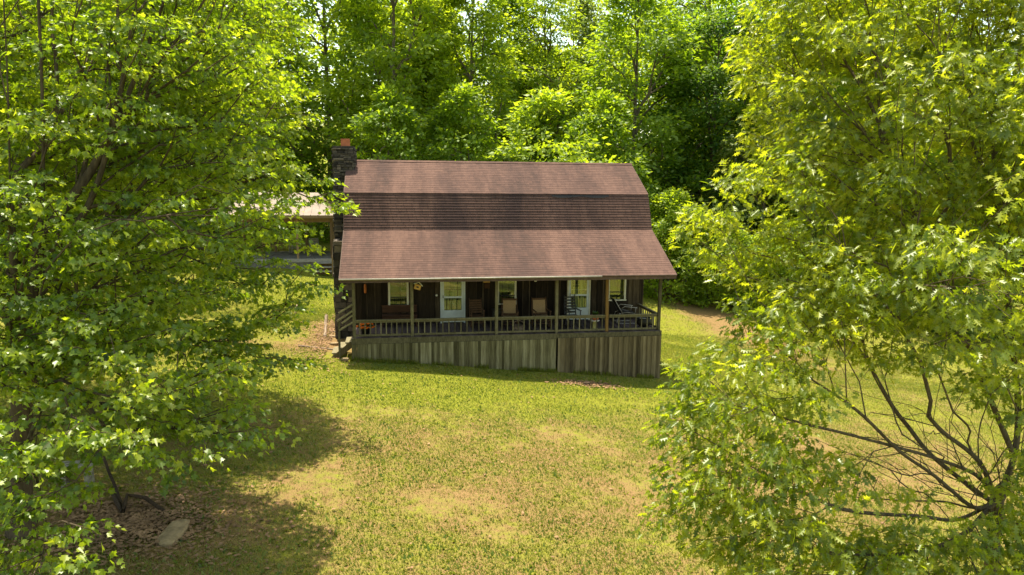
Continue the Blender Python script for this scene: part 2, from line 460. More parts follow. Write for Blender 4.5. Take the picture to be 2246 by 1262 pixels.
def leaf_litter():
    g = np.random.default_rng(5); n = 4200
    r = np.abs(g.normal(0, 1, n)); a = g.uniform(0, 2 * PI, n)
    x = -3.0 + r * np.cos(a) * 1.1; y = -12.3 + r * np.sin(a) * .85
    m = 2600
    x = np.concatenate([x, g.normal(-.9, .55, m), g.normal(8, .6, 500)]); y = np.concatenate([y, g.normal(3.2, 2.2, m), g.normal(-1.55, .22, 500)])
    x = np.concatenate([x, g.uniform(-7, 14, 450)]); y = np.concatenate([y, g.uniform(-15, 0, 450)])
    k = ~inside_house(x, y); x, y = x[k], y[k]; n = len(x)
    z = zg(x, y) + (vnoise(np.stack([x, y, 0 * x], 1), .8, 3) - .5) * .07 + (vnoise(np.stack([x, y, 0 * x], 1), .25, 4) - .5) * .08 + g.uniform(.012, .04, n)
    s = g.uniform(.025, .06, n); a = g.uniform(0, 2 * PI, n)
    V = np.empty((n, 4, 3))
    for i, (u, v_) in enumerate(((0, -1), (.55, 0), (0, 1), (-.55, 0))):
        V[:, i] = np.stack([x + s * (u * np.cos(a) - v_ * np.sin(a)), y + s * (u * np.sin(a) + v_ * np.cos(a)), z + g.uniform(0, .03, n)], 1)
    o = fast_mesh('leaf_litter', V.reshape(-1, 3), np.arange(n * 4), np.arange(n) * 4, np.full(n, 4), np.repeat(g.random(n), 4), M['litter'])
    tag(o, 'brown dry leaves lying on bare soil', 'leaf litter', kind='stuff')
leaf_litter()
def tall_grass():
    g = np.random.default_rng(15); n = 2600
    x = np.concatenate([g.uniform(-.1, 11.3, n), np.full(500, 11.2) + np.abs(g.normal(0, .1, 500))]); y = np.concatenate([-.07 - np.abs(g.normal(0, .07, n)), g.uniform(0, 2.4, 500)])
    n = len(x); k = vnoise(np.stack([x, y, 0 * x], 1), 1.6, 9) > .42; x, y = x[k], y[k]; n = len(x)
    z = zg(x, y); h = g.uniform(.06, .20, n); a = g.uniform(0, 2 * PI, n); w_ = .012
    V = np.empty((n, 3, 3))
    V[:, 0] = np.stack([x - w_ * np.sin(a), y + w_ * np.cos(a), z - .02], 1); V[:, 1] = np.stack([x + w_ * np.sin(a), y - w_ * np.cos(a), z - .02], 1)
    V[:, 2] = np.stack([x + g.normal(0, .04, n), y - np.abs(g.normal(0, .04, n)), z + h], 1)
    o = fast_mesh('tall_grass', V.reshape(-1, 3), np.arange(n * 3), np.arange(n) * 3, np.full(n, 3), np.repeat(g.uniform(.3, .9, n), 3), M['grass'])
    tag(o, 'uncut grass standing against the foot of the porch skirt', 'grass', kind='stuff')
tall_grass()

# ------------------------------------------------------------------ leaves and trees
def tmpl(half, fold=.18, droop=.25):
    """half outline (x>=0) from base to tip -> verts and two polygons, folded along the midrib"""
    k = len(half)
    V = [(0, 0, 0), (0, 1, -droop)]
    for (x, y) in half: V.append((x, y, -fold * x - droop * y * y))
    for (x, y) in half: V.append((-x, y, -fold * x - droop * y * y))
    return np.array(V), [[0] + list(range(2, 2 + k)) + [1], [1] + list(range(2 + 2 * k - 1, 1 + k, -1)) + [0]]
MAPLE = tmpl([(.20, .02), (.30, .10), (.24, .20), (.54, .36), (.34, .44), (.36, .58), (.13, .56)], -.15, .22)
OAK = tmpl([(.05, .18), (.26, .20), (.07, .32), (.34, .46), (.07, .54), (.27, .72), (.06, .74)], .12, .30)
SIMPLE = tmpl([(.30, .42)], .25, .15)

def rot_frames(dirs, nrm):
    y = dirs / np.linalg.norm(dirs, axis=1)[:, None]
    x = np.cross(y, nrm); x /= (np.linalg.norm(x, axis=1)[:, None] + 1e-9)
    z = np.cross(x, y)
    return np.stack([x, y, z], 2)

def leaves(name, pos, dirs, nrm, size, tint, template, mat, parent=None, wscale=1.0):
    TV, TP = template
    TV = TV * np.array([wscale, 1, 1])
    n = len(pos); k = len(TV)
    F = rot_frames(dirs, nrm)
    V = np.einsum('nij,kj->nki', F, TV) * size[:, None, None] + pos[:, None, :]
    flat = np.concatenate([np.array(q) for q in TP]); ln = np.array([len(q) for q in TP])
    loops = (np.arange(n)[:, None] * k + flat[None, :]).ravel()
    tot = np.tile(ln, n); st = np.concatenate([[0], np.cumsum(tot)[:-1]])
    return fast_mesh(name, V.reshape(-1, 3), loops, st, tot, np.repeat(tint, k), mat, parent)

def sample_env(g, ell, dens, hollow=.0, gaps=.36, gscale=.8, seed=0, zan=1.6):
    """spray centres inside a union of ellipsoids, gaps left where a noise is low"""
    out = []; thr = []
    for e_ in ell:
        cx, cy, cz, rx, ry, rz = e_[:6]
        n = max(4, int(4.19 * rx * ry * rz * dens))
        d = g.normal(size=(n, 3)); d /= np.linalg.norm(d, axis=1)[:, None]
        r = (hollow ** 3 + (1 - hollow ** 3) * g.random(n)) ** (1 / 3)
        out.append(np.array([cx, cy, cz]) + d * r[:, None] * np.array([rx, ry, rz])); thr.append(np.full(n, e_[6] if len(e_) > 6 else gaps))
    P = np.concatenate(out); thr = np.concatenate(thr)
    nz = .65 * vnoise(P * np.array([1, 1, zan]), gscale, seed) + .35 * vnoise(P, gscale * 2.3, seed + 1)
    return P[nz > thr]

def thin(P, dmin, g):
    """drop points closer than dmin to an earlier one"""
    P = P[g.permutation(len(P))]
    keep = []; cell = {}
    for p in P:
        c = tuple((p // dmin).astype(int)); ok = True
        for a in (-1, 0, 1):
            for b in (-1, 0, 1):
                for d in (-1, 0, 1):
                    for q in cell.get((c[0] + a, c[1] + b, c[2] + d), ()):
                        if (p[0] - q[0]) ** 2 + (p[1] - q[1]) ** 2 + (p[2] - q[2]) ** 2 < dmin * dmin: ok = False
        if ok: keep.append(p); cell.setdefault(c, []).append(p)
    return np.array(keep)

def smooth_line(p, k=5):
    p = [np.array(q, float) for q in p]
    if len(p) < 3: return p
    e = [2 * p[0] - p[1]] + p + [2 * p[-1] - p[-2]]; out = [p[0]]
    for i in range(1, len(e) - 2):
        a, b, c, d = e[i - 1:i + 3]
        for j in range(1, k + 1):
            t = j / k
            out.append(.5 * (2 * b + (c - a) * t + (2 * a - 5 * b + 4 * c - d) * t * t + (3 * b - a - 3 * c + d) * t ** 3))
    return out
def skeleton(g, stems, targets, rtip=.006, sag=.10, expo=2.35):
    """stems: polylines (lists of points, first starts at the base, the others start on an earlier one).
    Every target is joined to the nearest point of the growing skeleton. -> nodes, parents, radii"""
    N = [];Pn = []
    for s in stems:
        s = smooth_line(s); par = -1
        if N:
            d = np.linalg.norm(np.array(N) - np.array(s[0]), axis=1); par = int(d.argmin())
        for i, p in enumerate(s):
            if par >= 0 and i == 0: continue
            a = np.array(N[par]) if par >= 0 else None
            b = np.array(p, float)
            steps = 1
            for t in range(1, steps + 1):
                q = b if a is None else a + (b - a) * t / steps + (g.normal(0, .015, 3) if t < steps else 0)
                N.append(q); Pn.append(par); par = len(N) - 1
    root = np.array(N[0]); cap = len(N) + len(targets) * 5
    A = np.zeros((cap, 3)); A[:len(N)] = np.array(N); n = len(N)
    depth = np.zeros(cap)
    for i in range(1, n): depth[i] = depth[Pn[i]] + np.linalg.norm(A[i] - A[Pn[i]])
    Pn = Pn + [0] * (cap - n)
    D = np.zeros((cap, 3))
    for i in range(1, n): D[i] = A[i] - A[Pn[i]]; D[i] /= np.linalg.norm(D[i]) + 1e-9
    D[0] = (0, 0, 1)
    core = A[:n].copy()
    dcore = np.array([np.linalg.norm(core - t, axis=1).min() for t in targets])
    ends = []; order = np.argsort(dcore)
    for ti in order:
        t = targets[ti]
        v = A[:n] - t
        d = np.linalg.norm(v, axis=1) + .18 * depth[:n] + np.clip(v[:, 2], 0, None) * .5
        cs = -np.einsum('ij,ij->i', v, D[:n]) / (np.linalg.norm(v, axis=1) + 1e-6)
        d = d * (1.45 - .45 * cs)
        j = int(d.argmin()); a = A[j].copy(); L = np.linalg.norm(t - a)
        k = int(min(4, max(1, round(L / .45))))
        par = j
        off = g.normal(0, .05 * L, 3) + D[j] * L * .13
        for i in range(1, k + 1):
            f = i / k
            q = a + (t - a) * f + np.array([0, 0, sag * L]) * math.sin(PI * f) + off * math.sin(PI * f)
            A[n] = q; Pn[n] = par; D[n] = (q - A[par]) / (np.linalg.norm(q - A[par]) + 1e-9); depth[n] = depth[par] + L / k; par = n; n += 1
        ends.append(par)
    A = A[:n]; Pn = np.array(Pn[:n])
    rad = np.zeros(n); cnt = np.zeros(n)
    cnt[ends] += 1
    for i in range(n - 1, 0, -1):
        if Pn[i] >= 0 and Pn[i] < i: cnt[Pn[i]] += cnt[i]
    rad = rtip * np.maximum(cnt, 1) ** (1 / expo)
    ends.append(order)
    return A, Pn, rad, ends

def branch_mesh(name, A, Pn, rad, mat, parent, rmin=.0, nside=5, rbase=None):
    """one tube per chain, following the thickest child"""
    n = len(A); kids = [[] for _ in range(n)]
    for i in range(n):
        if Pn[i] >= 0: kids[Pn[i]].append(i)
    mb = MB(); stack = [(0, -1)]
    while stack:
        s, frm = stack.pop()
        chain = [frm, s] if frm >= 0 else [s]
        c = s
        while kids[c]:
            ks = sorted(kids[c], key=lambda q: -rad[q])
            for o in ks[1:]:
                if rad[o] >= rmin: stack.append((o, c))
            if rad[ks[0]] < rmin: break
            c = ks[0]; chain.append(c)
        if len(chain) > 1:
            rr = [float(rad[i]) for i in chain]
            if frm >= 0: rr[0] = min(rr[0], rr[1] * 1.15)
            else:
                rr[0] *= 1.5
                if len(rr) > 1: rr[1] *= 1.15
            mb.tube([A[i] for i in chain], rr, 9 if rr[0] > .09 else (nside if rr[0] > .02 else 4), .5, False)
    return mb.build(name, mat, parent)

def spray_leaves(g, cent, outward, per, rad, size, droop, flat=.35, upn=.6, tint_m=.5, tint_s=.2, axis_up=0.0):
    """leaves set round every spray centre on a drooping fan"""
    n = len(cent) * per
    c = np.repeat(cent, per, 0); o = np.repeat(outward, per, 0)
    ct = np.repeat(g.normal(tint_m, tint_s, len(cent)), per)
    off = g.normal(size=(n, 3)); off /= np.linalg.norm(off, axis=1)[:, None]
    off *= (g.random(n) ** .5)[:, None]
    off[:, 2] *= flat
    rr = np.repeat(rad * g.uniform(.7, 1.25, len(cent)), per)
    e = off * rr[:, None]
    e[:, 2] -= droop * (e[:, 0] ** 2 + e[:, 1] ** 2) / (rr + 1e-6) * .9
    pos = c + e + o * (rr * .25)[:, None]
    d = off * np.array([1, 1, .5]) + o * .55 + g.normal(0, .35, (n, 3))
    d[:, 2] += axis_up - droop
    nr = g.normal(0, 1, (n, 3)) * (1 - upn) * .8; nr[:, 2] += upn
    nr += o * .42 + off * np.array([.35, .35, .15])
    s = size * g.uniform(.5, 1.35, n)
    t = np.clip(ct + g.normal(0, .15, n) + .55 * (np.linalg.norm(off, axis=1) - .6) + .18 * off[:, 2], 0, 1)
    return pos, d, nr, s, t

def near_tree(name, label, cat, base, stems, ell, dens, dmin, per, srad, size, mat, bark, tpl, seed, droop, gaps, rtip, upn=.6, hollow=.0, flat=.35, parts=('trunk', 'crown'), sag=.1, gscale=.8, wscale=1.0, expo=2.35, twigs=2, bare=None, zan=1.6, rcap=None):
    g = np.random.default_rng(seed)
    P = thin(sample_env(g, ell, dens, hollow, gaps, gscale, seed, zan), dmin, g)
    root = thing(name, label, cat, base)
    nl = len(P)
    if bare: P = np.concatenate([P, thin(sample_env(g, bare, 110, 0, .2, .8, seed + 9), .15, g)])
    A, Pn, rad, ends = skeleton(g, stems, P, rtip, sag, expo)
    rad = np.minimum(rad, (rcap or 1) * 2.3)
    if rcap: rad = np.where(np.linalg.norm(A - np.array(stems[0][-1]), axis=1) > .25, np.where(A[:, 2] > stems[0][-1][2], np.minimum(rad, rcap), rad), rad)
    order = ends.pop(); ends = np.array(ends)[order < nl]
    pr = A[Pn[ends]]; ow = A[ends] - pr
    ow[:, 2] *= .5
    ow /= (np.linalg.norm(ow, axis=1)[:, None] + 1e-9)
    # twigs fanning out of every end
    tw = MB()
    branch_mesh(parts[0], A, Pn, rad, bark, root)
    for e, o in zip(A[ends], ow):
        for q in range(twigs):
            v = o * .6 + g.normal(0, .5, 3); v[2] = v[2] * .4 - droop * .4
            tip = e + v / np.linalg.norm(v) * srad * .8
            md = (e + tip) / 2 + np.array([0, 0, .04])
            tw.tube([e, md, tip], [rtip * .8, rtip * .6, rtip * .3], 3, .5, False)
    tw.build('twigs', bark, root)
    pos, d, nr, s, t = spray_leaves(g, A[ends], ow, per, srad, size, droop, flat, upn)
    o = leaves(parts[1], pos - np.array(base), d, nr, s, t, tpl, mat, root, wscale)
    return root, len(pos)

# left maple, close
A_ELL = [(-5.00, -9.60, 7.76, 3.20, 2.40, 2.60), (-3.54, -10.00, 8.06, 2.60, 2.30, 2.40), (-2.5, -10.91, 7.53, 2.20, 2.40, 2.00),
         (-2.75, -11.68, 5.16, 2.40, 2.40, 1.60), (-4.08, -12.66, 3.77, 2.20, 2.00, 1.50), (-5.71, -11.00, 5.29, 2.50, 1.80, 2.50),
         (-2.52, -14.18, 2.16, 2.20, 1.60, 0.75), (-3.1, -13.7, 2.9, 1.6, 1.4, .8), (-2.2, -14.1, 2.3, 1.7, 1.2, .6), (-1.7, -13.3, 2.2, 1.3, 1.0, .5), (-2.4, -13.3, 2.8, 1.3, 1.0, .6), (-1.25, -13.0, 1.55, .9, .9, .35), (-.75, -13.5, 1.2, .5, .5, .2), (-3.1, -10.8, 3.5, 1.6, 1.4, .9), (-1.75, -10.1, 3.2, 1.1, 1.0, .5), (-1.40, -13.93, 1.61, 1.00, 0.90, 0.35), (-3.27, -15.22, 1.22, 1.00, 0.90, 0.70),
         (-2.52, -15.88, 1.02, 0.80, 0.70, 0.40)]
zb = zgf(-4.5, -12.67) - .05
near_tree('maple_tree', 'large close maple with several upright stems filling the left side of the lawn', 'tree', (-4.5, -12.67, zb),
          [[(-4.5, -12.67, zb), (-4.45, -12.5, 1.2), (-4.4, -12.3, 2.6)],
           [(-4.4, -12.3, 2.6), (-4.45, -12.2, 4.5), (-4.35, -12.1, 7), (-4.3, -12, 10)],
           [(-4.4, -12.3, 2.6), (-4.1, -12.1, 4.4), (-3.95, -12.0, 6.2), (-3.9, -11.8, 9.5)],
           [(-4.4, -12.3, 2.6), (-4.9, -12.2, 4.2), (-4.95, -12.1, 6.5), (-4.8, -12.0, 9.0)],
           [(-4.1, -12.1, 4.4), (-3.2, -11.9, 5.7), (-2.5, -11.6, 7.4), (-2.0, -11.2, 9.0)],
           [(-4.2, -12.1, 3.9), (-3.4, -12.0, 4.9), (-2.9, -11.9, 6.4), (-2.6, -11.7, 8.0)]],
          A_ELL, 13.0, .27, 42, .38, .099, M['maple'], M['bark'], MAPLE, 11, .42, .46, .0072, .42, flat=.22, zan=2.8, rcap=.085)
# left maple behind it
B_ELL = [(-5.42, -4.62, 8.11, 4.60, 3.60, 4.00), (-2.9, -4.58, 8.69, 2.20, 2.50, 2.60), (-0.65, -5.73, 6.75, 1.15, 1.00, 0.24, .38),
         (-2.0, -6.21, 5.65, 1.35, 1.80, .75), (-0.75, -6.3, 5.35, .7, .8, .22), (-3.60, -6.13, 3.75, 1.90, 2.00, 1.50), (-1.36, -7.03, 3.20, 1.05, 1.00, 0.50, .33), (-1.15, -6.6, 4.3, .8, .8, .3, .33), (-1.0, -6.3, 5.0, .75, .8, .3, .3), (-1.2, -6.4, 3.8, .8, .8, .4, .32), (-1.0, -7.2, 2.5, .7, .7, .3, .32), (-.55, -6.9, 2.75, .45, .5, .2, .3),
         (-2.12, -7.61, 1.97, 1.60, 1.40, 0.90), (-3.43, -7.99, 1.46, 2.10, 1.60, 1.00), (-2.4, -7.6, 2.5, 1.8, 1.2, .8), (-5.96, -6.96, 2.15, 2.40, 1.80, 1.40),
         (0.04, -6.71, 4.85, 0.50, 0.60, 0.28, .3), (-1.16, -8.06, 1.40, 0.80, 0.80, 0.35)]
zb = zgf(-7.8, -5.1) - .05
near_tree('maple_tree', 'second maple further back whose branches reach towards the chimney', 'tree', (-7.8, -5.1, zb),
          [[(-7.8, -5.1, zb), (-7.75, -5.0, 2.0), (-7.6, -5.0, 5.0), (-7.4, -4.9, 8.5), (-7.3, -4.8, 12)],
           [(-7.7, -5.0, 2.4), (-6, -5.2, 4.0), (-4.2, -5.4, 6.0), (-2.4, -5.5, 7.6)],
           [(-7.65, -5.0, 3.2), (-6.4, -4.4, 6), (-5.2, -4, 9)],
           [(-7.75, -5.0, 1.4), (-5.8, -6.2, 2.2), (-4, -7.0, 2.6)]],
          B_ELL, 8.0, .33, 48, .46, .112, M['maple'], M['bark'], MAPLE, 12, .42, .44, .0085, .42, flat=.22, zan=2.8, rcap=.13)
# right oak
C_ELL = [(9.19, -14.91, 6.55, 2.50, 2.10, 1.80), (8.04, -14.09, 7.35, 1.20, 1.50, 1.20), (7.42, -15.31, 5.40, 1.35, 1.40, 0.90),
         (6.59, -15.29, 4.64, 1.10, 1.10, 0.65), (8.01, -16.09, 4.21, 1.50, 1.40, 1.00), (7.74, -18.02, 4.75, 0.70, 0.80, 0.80),
         (7.04, -16.04, 3.54, 1.20, 1.10, 0.65, .36), (5.89, -16.47, 2.84, 1.05, 0.90, 0.55, .27), (8.39, -16.79, 3.37, 1.00, 0.90, 0.50, .36),
         (6.3, -16.9, 1.9, .9, .7, .4, .30), (5.51, -16.69, 2.33, 0.90, 0.80, 0.40, .26), (5.57, -17.02, 1.53, 1.00, 0.90, 0.50, .24), (5.45, -16.9, 1.80, .85, .8, .4, .26),
         (6.54, -17.26, 1.00, 1.40, 0.90, 0.35, .22), (5.9, -17.2, 1.15, .9, .8, .4, .22), (7.2, -17.3, .9, 1.1, .8, .3, .28),
         (8.08, -17.62, 0.90, 1.10, 0.90, 0.36, .28), (9.22, -17.13, 2.01, 0.35, 0.40, 0.60), (7.77, -17.18, 1.46, 0.50, 0.50, 0.20),
         (9.3, -14.4, 8.2, 2.4, 1.6, 1.2, .36), (10.6, -15.6, 5.6, 1.4, 1.4, 1.3, .40), (10.3, -15.9, 3.9, 1.1, 1.0, .8, .38), (10.1, -16.4, 2.7, .9, .7, .65, .34),
         (9.2, -17.5, .8, .9, .7, .5, .26), (8.6, -17.7, .55, 1.0, .6, .35, .26), (9.6, -17.0, 1.5, .6, .6, .6, .30), (8.9, -17.3, 1.15, .7, .5, .3, .28), (8.2, -17.5, .75, .9, .6, .3, .24), (6.9, -16.4, 1.75, .8, .6, .25, .40)]
zb = zgf(9.9, -16.3) - .05
near_tree('oak_tree', 'yellow green oak with deeply lobed leaves and bare inner branches on the right', 'tree', (9.9, -16.3, zb),
          [[(9.9, -16.3, zb), (9.86, -16.33, -.5), (9.79, -16.35, 1.03)],
           [(9.79, -16.35, 1.03), (9.47, -16.31, 1.60), (8.92, -16.26, 2.02), (8.50, -16.24, 2.38), (7.87, -16.22, 2.54), (7.27, -16.19, 2.76)],
           [(9.76, -16.35, 1.00), (9.62, -16.31, 1.07), (9.00, -16.04, 1.57), (8.74, -15.84, 1.94), (8.53, -15.65, 2.29), (8.28, -15.41, 2.92), (8.16, -15.15, 3.82)],
           [(9.76, -16.35, 1.00), (9.24, -16.56, 1.05), (8.56, -16.58, 1.56), (7.97, -16.63, 1.95), (7.37, -16.55, 2.50), (6.63, -16.46, 2.99)],
           [(9.79, -16.35, 1.03), (9.40, -16.37, 1.42), (8.63, -16.46, 1.75), (7.96, -16.52, 1.97), (7.18, -16.57, 2.21), (6.58, -16.65, 2.39), (5.95, -16.62, 2.58)],
           [(9.76, -16.35, 1.00), (8.94, -16.63, 0.93), (8.22, -16.80, 1.11), (7.07, -16.89, 1.32), (6.16, -16.88, 1.73), (5.51, -16.87, 1.76)],
           [(9.76, -16.35, 1.00), (9.53, -16.23, 0.87), (9.13, -16.15, 0.95), (8.38, -16.12, 1.01), (7.34, -16.03, 1.15), (6.69, -15.98, 1.51)],
           [(9.79, -16.35, 1.03), (10.13, -16.21, 1.60), (10.27, -16.03, 2.34), (10.35, -15.66, 3.46), (10.38, -15.22, 5.09), (10.43, -14.77, 6.79)],
           [(10.13, -16.21, 1.60), (9.75, -15.88, 2.72), (9.39, -15.56, 3.80), (8.96, -15.20, 5.09), (8.59, -14.88, 6.08)],
           [(9.76, -16.35, 1.00), (8.63, -17.00, 0.89), (7.65, -17.25, 0.88), (6.53, -17.26, 0.97)]],
          C_ELL, 34.0, .19, 31, .27, .122, M['oak'], M['bark_oak'], OAK, 13, .50, .455, .0032, .40, .25, .5, sag=.05, gscale=1.2, twigs=1, zan=2.0, rcap=.040, expo=2.1, bare=[(8.6, -16.3, 1.75, 1.2, .7, .75), (9.4, -16.2, 1.6, .9, .5, .7)])

# ------------------------------------------------------------------ forest behind
def forest_mesh(kind, seed, H, W, n_cl, per, lsize, mat, low=.15, dome=.5, crad=.8, shape=.0, upn=.55, gaps=.3):
    """unit tree standing at the origin: returns (trunk object, crown object)"""
    g = np.random.default_rng(seed)
    n = n_cl * 3
    u = g.random(n); z = low + (1 - low) * u
    s = (z - low) / (1 - low)
    prof = np.where(s < .32, (s / .32 * .75 + .25) ** .5, np.cos(np.clip((s - .32) / .70, 0, 1) * PI / 2) ** .75) if shape == 0 else (1 - s) ** .75 * np.minimum(1, s * 8 + .35)
    r = W / 2 * prof * np.sqrt(g.uniform(.22, 1, n)); a = g.uniform(0, 2 * PI, n)
    lob = .62 + .74 * vnoise(np.stack([np.cos(a) * 1.5, np.sin(a) * 1.5, z * H * .42], 1), 1.3, seed)
    P = np.stack([r * np.cos(a) * lob, r * np.sin(a) * lob, z * H], 1)
    nz = vnoise(P, .55, seed + 5)
    P = P[nz > gaps][:n_cl]
    stems = [[(0, 0, -.3), (g.normal(0, .1), g.normal(0, .1), H * .3), (g.normal(0, .25), g.normal(0, .25), H * .62), (0, 0, H * .9)]]
    A, Pn, rad, ends = skeleton(g, stems, P, .022, .05, 2.3)
    rad = np.minimum(rad, .0075 * H * np.clip(1.15 - A[:, 2] / H, .15, 1))
    tr = branch_mesh('trunk', A, Pn, rad, M['bark_far'], None, .03, 5)
    ow = P - np.array([0, 0, 1]) * (P[:, 2:3] * .9); ow[:, 2] = .5; ow /= np.linalg.norm(ow, axis=1)[:, None]
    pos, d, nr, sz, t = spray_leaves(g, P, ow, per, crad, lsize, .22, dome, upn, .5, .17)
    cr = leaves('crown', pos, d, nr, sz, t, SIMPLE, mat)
    return tr, cr

KINDS = {}
def kind(key, *a, **kw):
    KINDS[key] = forest_mesh(key, *a, **kw)
#            seed  H   W  clusters leaves size
kind('tall_a', 31, 20, 7.4, 330, 60, .28, M['f_lime'], .10, .5, .85, gaps=.30)
kind('tall_b', 32, 21, 7.8, 330, 60, .28, M['f_mid'], .10, .5, .90, gaps=.30)
kind('column', 33, 20, 5.8, 320, 62, .26, M['f_lime'], .05, .5, .78, gaps=.26)
kind('broad', 34, 17, 9.2, 300, 84, .28, M['f_dark'], .03, .62, 1.02, upn=.7, gaps=.36)
kind('feather', 35, 18, 7.2, 340, 50, .21, M['f_lime'], .10, .4, .78, gaps=.2)
kind('conifer', 36, 23, 5.0, 300, 60, .25, M['f_dark'], .1, .3, .75, shape=1, gaps=.15)
kind('grey', 37, 16, 7.5, 300, 66, .26, M['f_grey'], .05, .5, .88, gaps=.28)
kind('sapling', 38, 9, 6.4, 240, 46, .24, M['f_lime'], .03, .5, .66, gaps=.36)
kind('under', 41, 9, 5.2, 200, 44, .25, M['f_mid'], .03, .5, .68, gaps=.34)
kind('shrub', 39, 6, 5.6, 220, 56, .20, M['f_lime'], .02, .55, .62, gaps=.24)
kind('mid_c', 40, 19, 8.2, 330, 64, .28, M['f_mid'], .04, .55, .95, gaps=.30)
used = set()
def forest_tree(key, name, x, y, h, label, group='woodland trees behind the cabin', wid=1.0, rot=None):
    tr, cr = KINDS[key]
    H0 = {'tall_a': 20, 'tall_b': 21, 'column': 20, 'broad': 17, 'feather': 18, 'conifer': 23, 'grey': 16, 'sapling': 9, 'under': 9, 'shrub': 6, 'mid_c': 19}[key]
    root = thing(name, label, 'shrub' if key == 'shrub' else 'tree', (x, y, zgf(x, y) - .1), group)
    s = h / H0
    root.scale = (s * wid, s * wid, s); root.rotation_euler = (0, 0, R.uniform(0, 6.28) if rot is None else rot)
    for o in (tr, cr):
        if (key, o.name) in used:
            o = o.copy(); COL.objects.link(o)
        else: used.add((key, o.name))
        o.parent = root
FT = [
    # key, name, x, y, height, width, label
    ('column', 'woodland_tree', 7.0, 26.0, 19.5, 1.0, 'tall narrow lime green tree rising behind the middle of the roof ridge'),
    ('tall_a', 'woodland_tree', 1.4, 26.5, 22.0, 1.05, 'tall yellow green tree behind the roof just right of the chimney'),
    ('mid_c', 'woodland_tree', 18.7, 26.2, 20.5, 1.05, 'tall mid green tree with dark straight trunk behind the right end of the roof'),
    ('tall_a', 'woodland_tree', 38.5, 24.0, 23.0, 1.1, 'yellow green tree behind the topmost branches of the oak'),
    ('sapling', 'young_tree', 10.3, 17.5, 11.6, 1.0, 'short bright lime young tree just behind the roof ridge'),
    ('feather', 'woodland_tree', 12.9, 31.0, 19.0, 1.0, 'feathery pale green tree behind the short lime young tree'),
    ('conifer', 'dark_pine', 13.2, 40.0, 21.5, 1.0, 'dark bluish conifer top showing between the paler tree tops'),
    ('broad', 'hickory_tree', 25.2, 27.0, 18.8, 1.05, 'broad dark green tree with clumped leaves right of the cabin roof'),
    ('grey', 'woodland_tree', 26.6, 21.5, 15.0, 1.0, 'rounded grey green tree behind the upper edge of the oak'),
    ('shrub', 'tall_shrub', 18.7, 18.2, 6.6, 1.0, 'leafy tall shrub beside the right end of the porch roof'),
    ('shrub', 'tall_shrub', 21.6, 17.6, 5.6, 1.0, 'lower dark based shrub at the edge of the brown track'),
    ('shrub', 'tall_shrub', 24.6, 15.6, 5.6, 1.1, 'shrub half hidden behind the outer leaves of the oak'),
    ('tall_b', 'woodland_tree', -3.3, 31.0, 23.5, 1.0, 'mid green tree directly behind the chimney top'),
    ('mid_c', 'woodland_tree', -9.0, 32.0, 23.0, 1.0, 'mid green tree behind the pavilion roof'),
    ('tall_a', 'woodland_tree', -14.5, 29.0, 20.0, 1.0, 'yellow green tree glimpsed between the stems of the close maple'),
    ('tall_b', 'woodland_tree', -20.5, 24.0, 20.0, 1.1, 'mid green tree at the far left edge behind the maples'),
    ('tall_b', 'woodland_tree', 29.5, 24.5, 23.0, 1.0, 'tall mid green tree rising behind the top of the oak'),
    ('mid_c', 'woodland_tree', 33.5, 19.5, 22.0, 1.0, 'mid green tree seen through the right side of the oak'),
    ('broad', 'woodland_tree', 36.5, 14.0, 13.0, 1.0, 'dark green tree low behind the bare oak branches at the right edge'),
    ('column', 'woodland_tree', 4.2, 33.5, 20.5, 1.1, 'slender light green tree in the gap right of the chimney tree'),
    ('tall_b', 'woodland_tree', 28.5, 36.0, 25.0, 1.0, 'tall tree whose top shows above the broad dark green tree'),
    ('mid_c', 'woodland_tree', 9.8, 33.0, 18.5, .9, 'mid green tree between the narrow lime tree and the feathery pale one'),
    ('under', 'young_tree', 5.6, 21.0, 11.5, .9, 'small mid green understory tree peeping over the middle of the ridge'),
    ('under', 'young_tree', 1.2, 20.5, 10.8, .9, 'small understory tree beside the chimney top'),
    ('under', 'young_tree', 15.2, 22.0, 12.2, .9, 'small understory tree over the right half of the roof ridge'),
    ('grey', 'woodland_tree', 17.6, 41.0, 20.0, .9, 'thin pale tree top against the patch of blue sky'),
]
for (k, nm, x, y, h, wd, lb) in FT: forest_tree(k, nm, x, y, h * (1.1 if h > 15 else 1.0), lb, wid=wd)

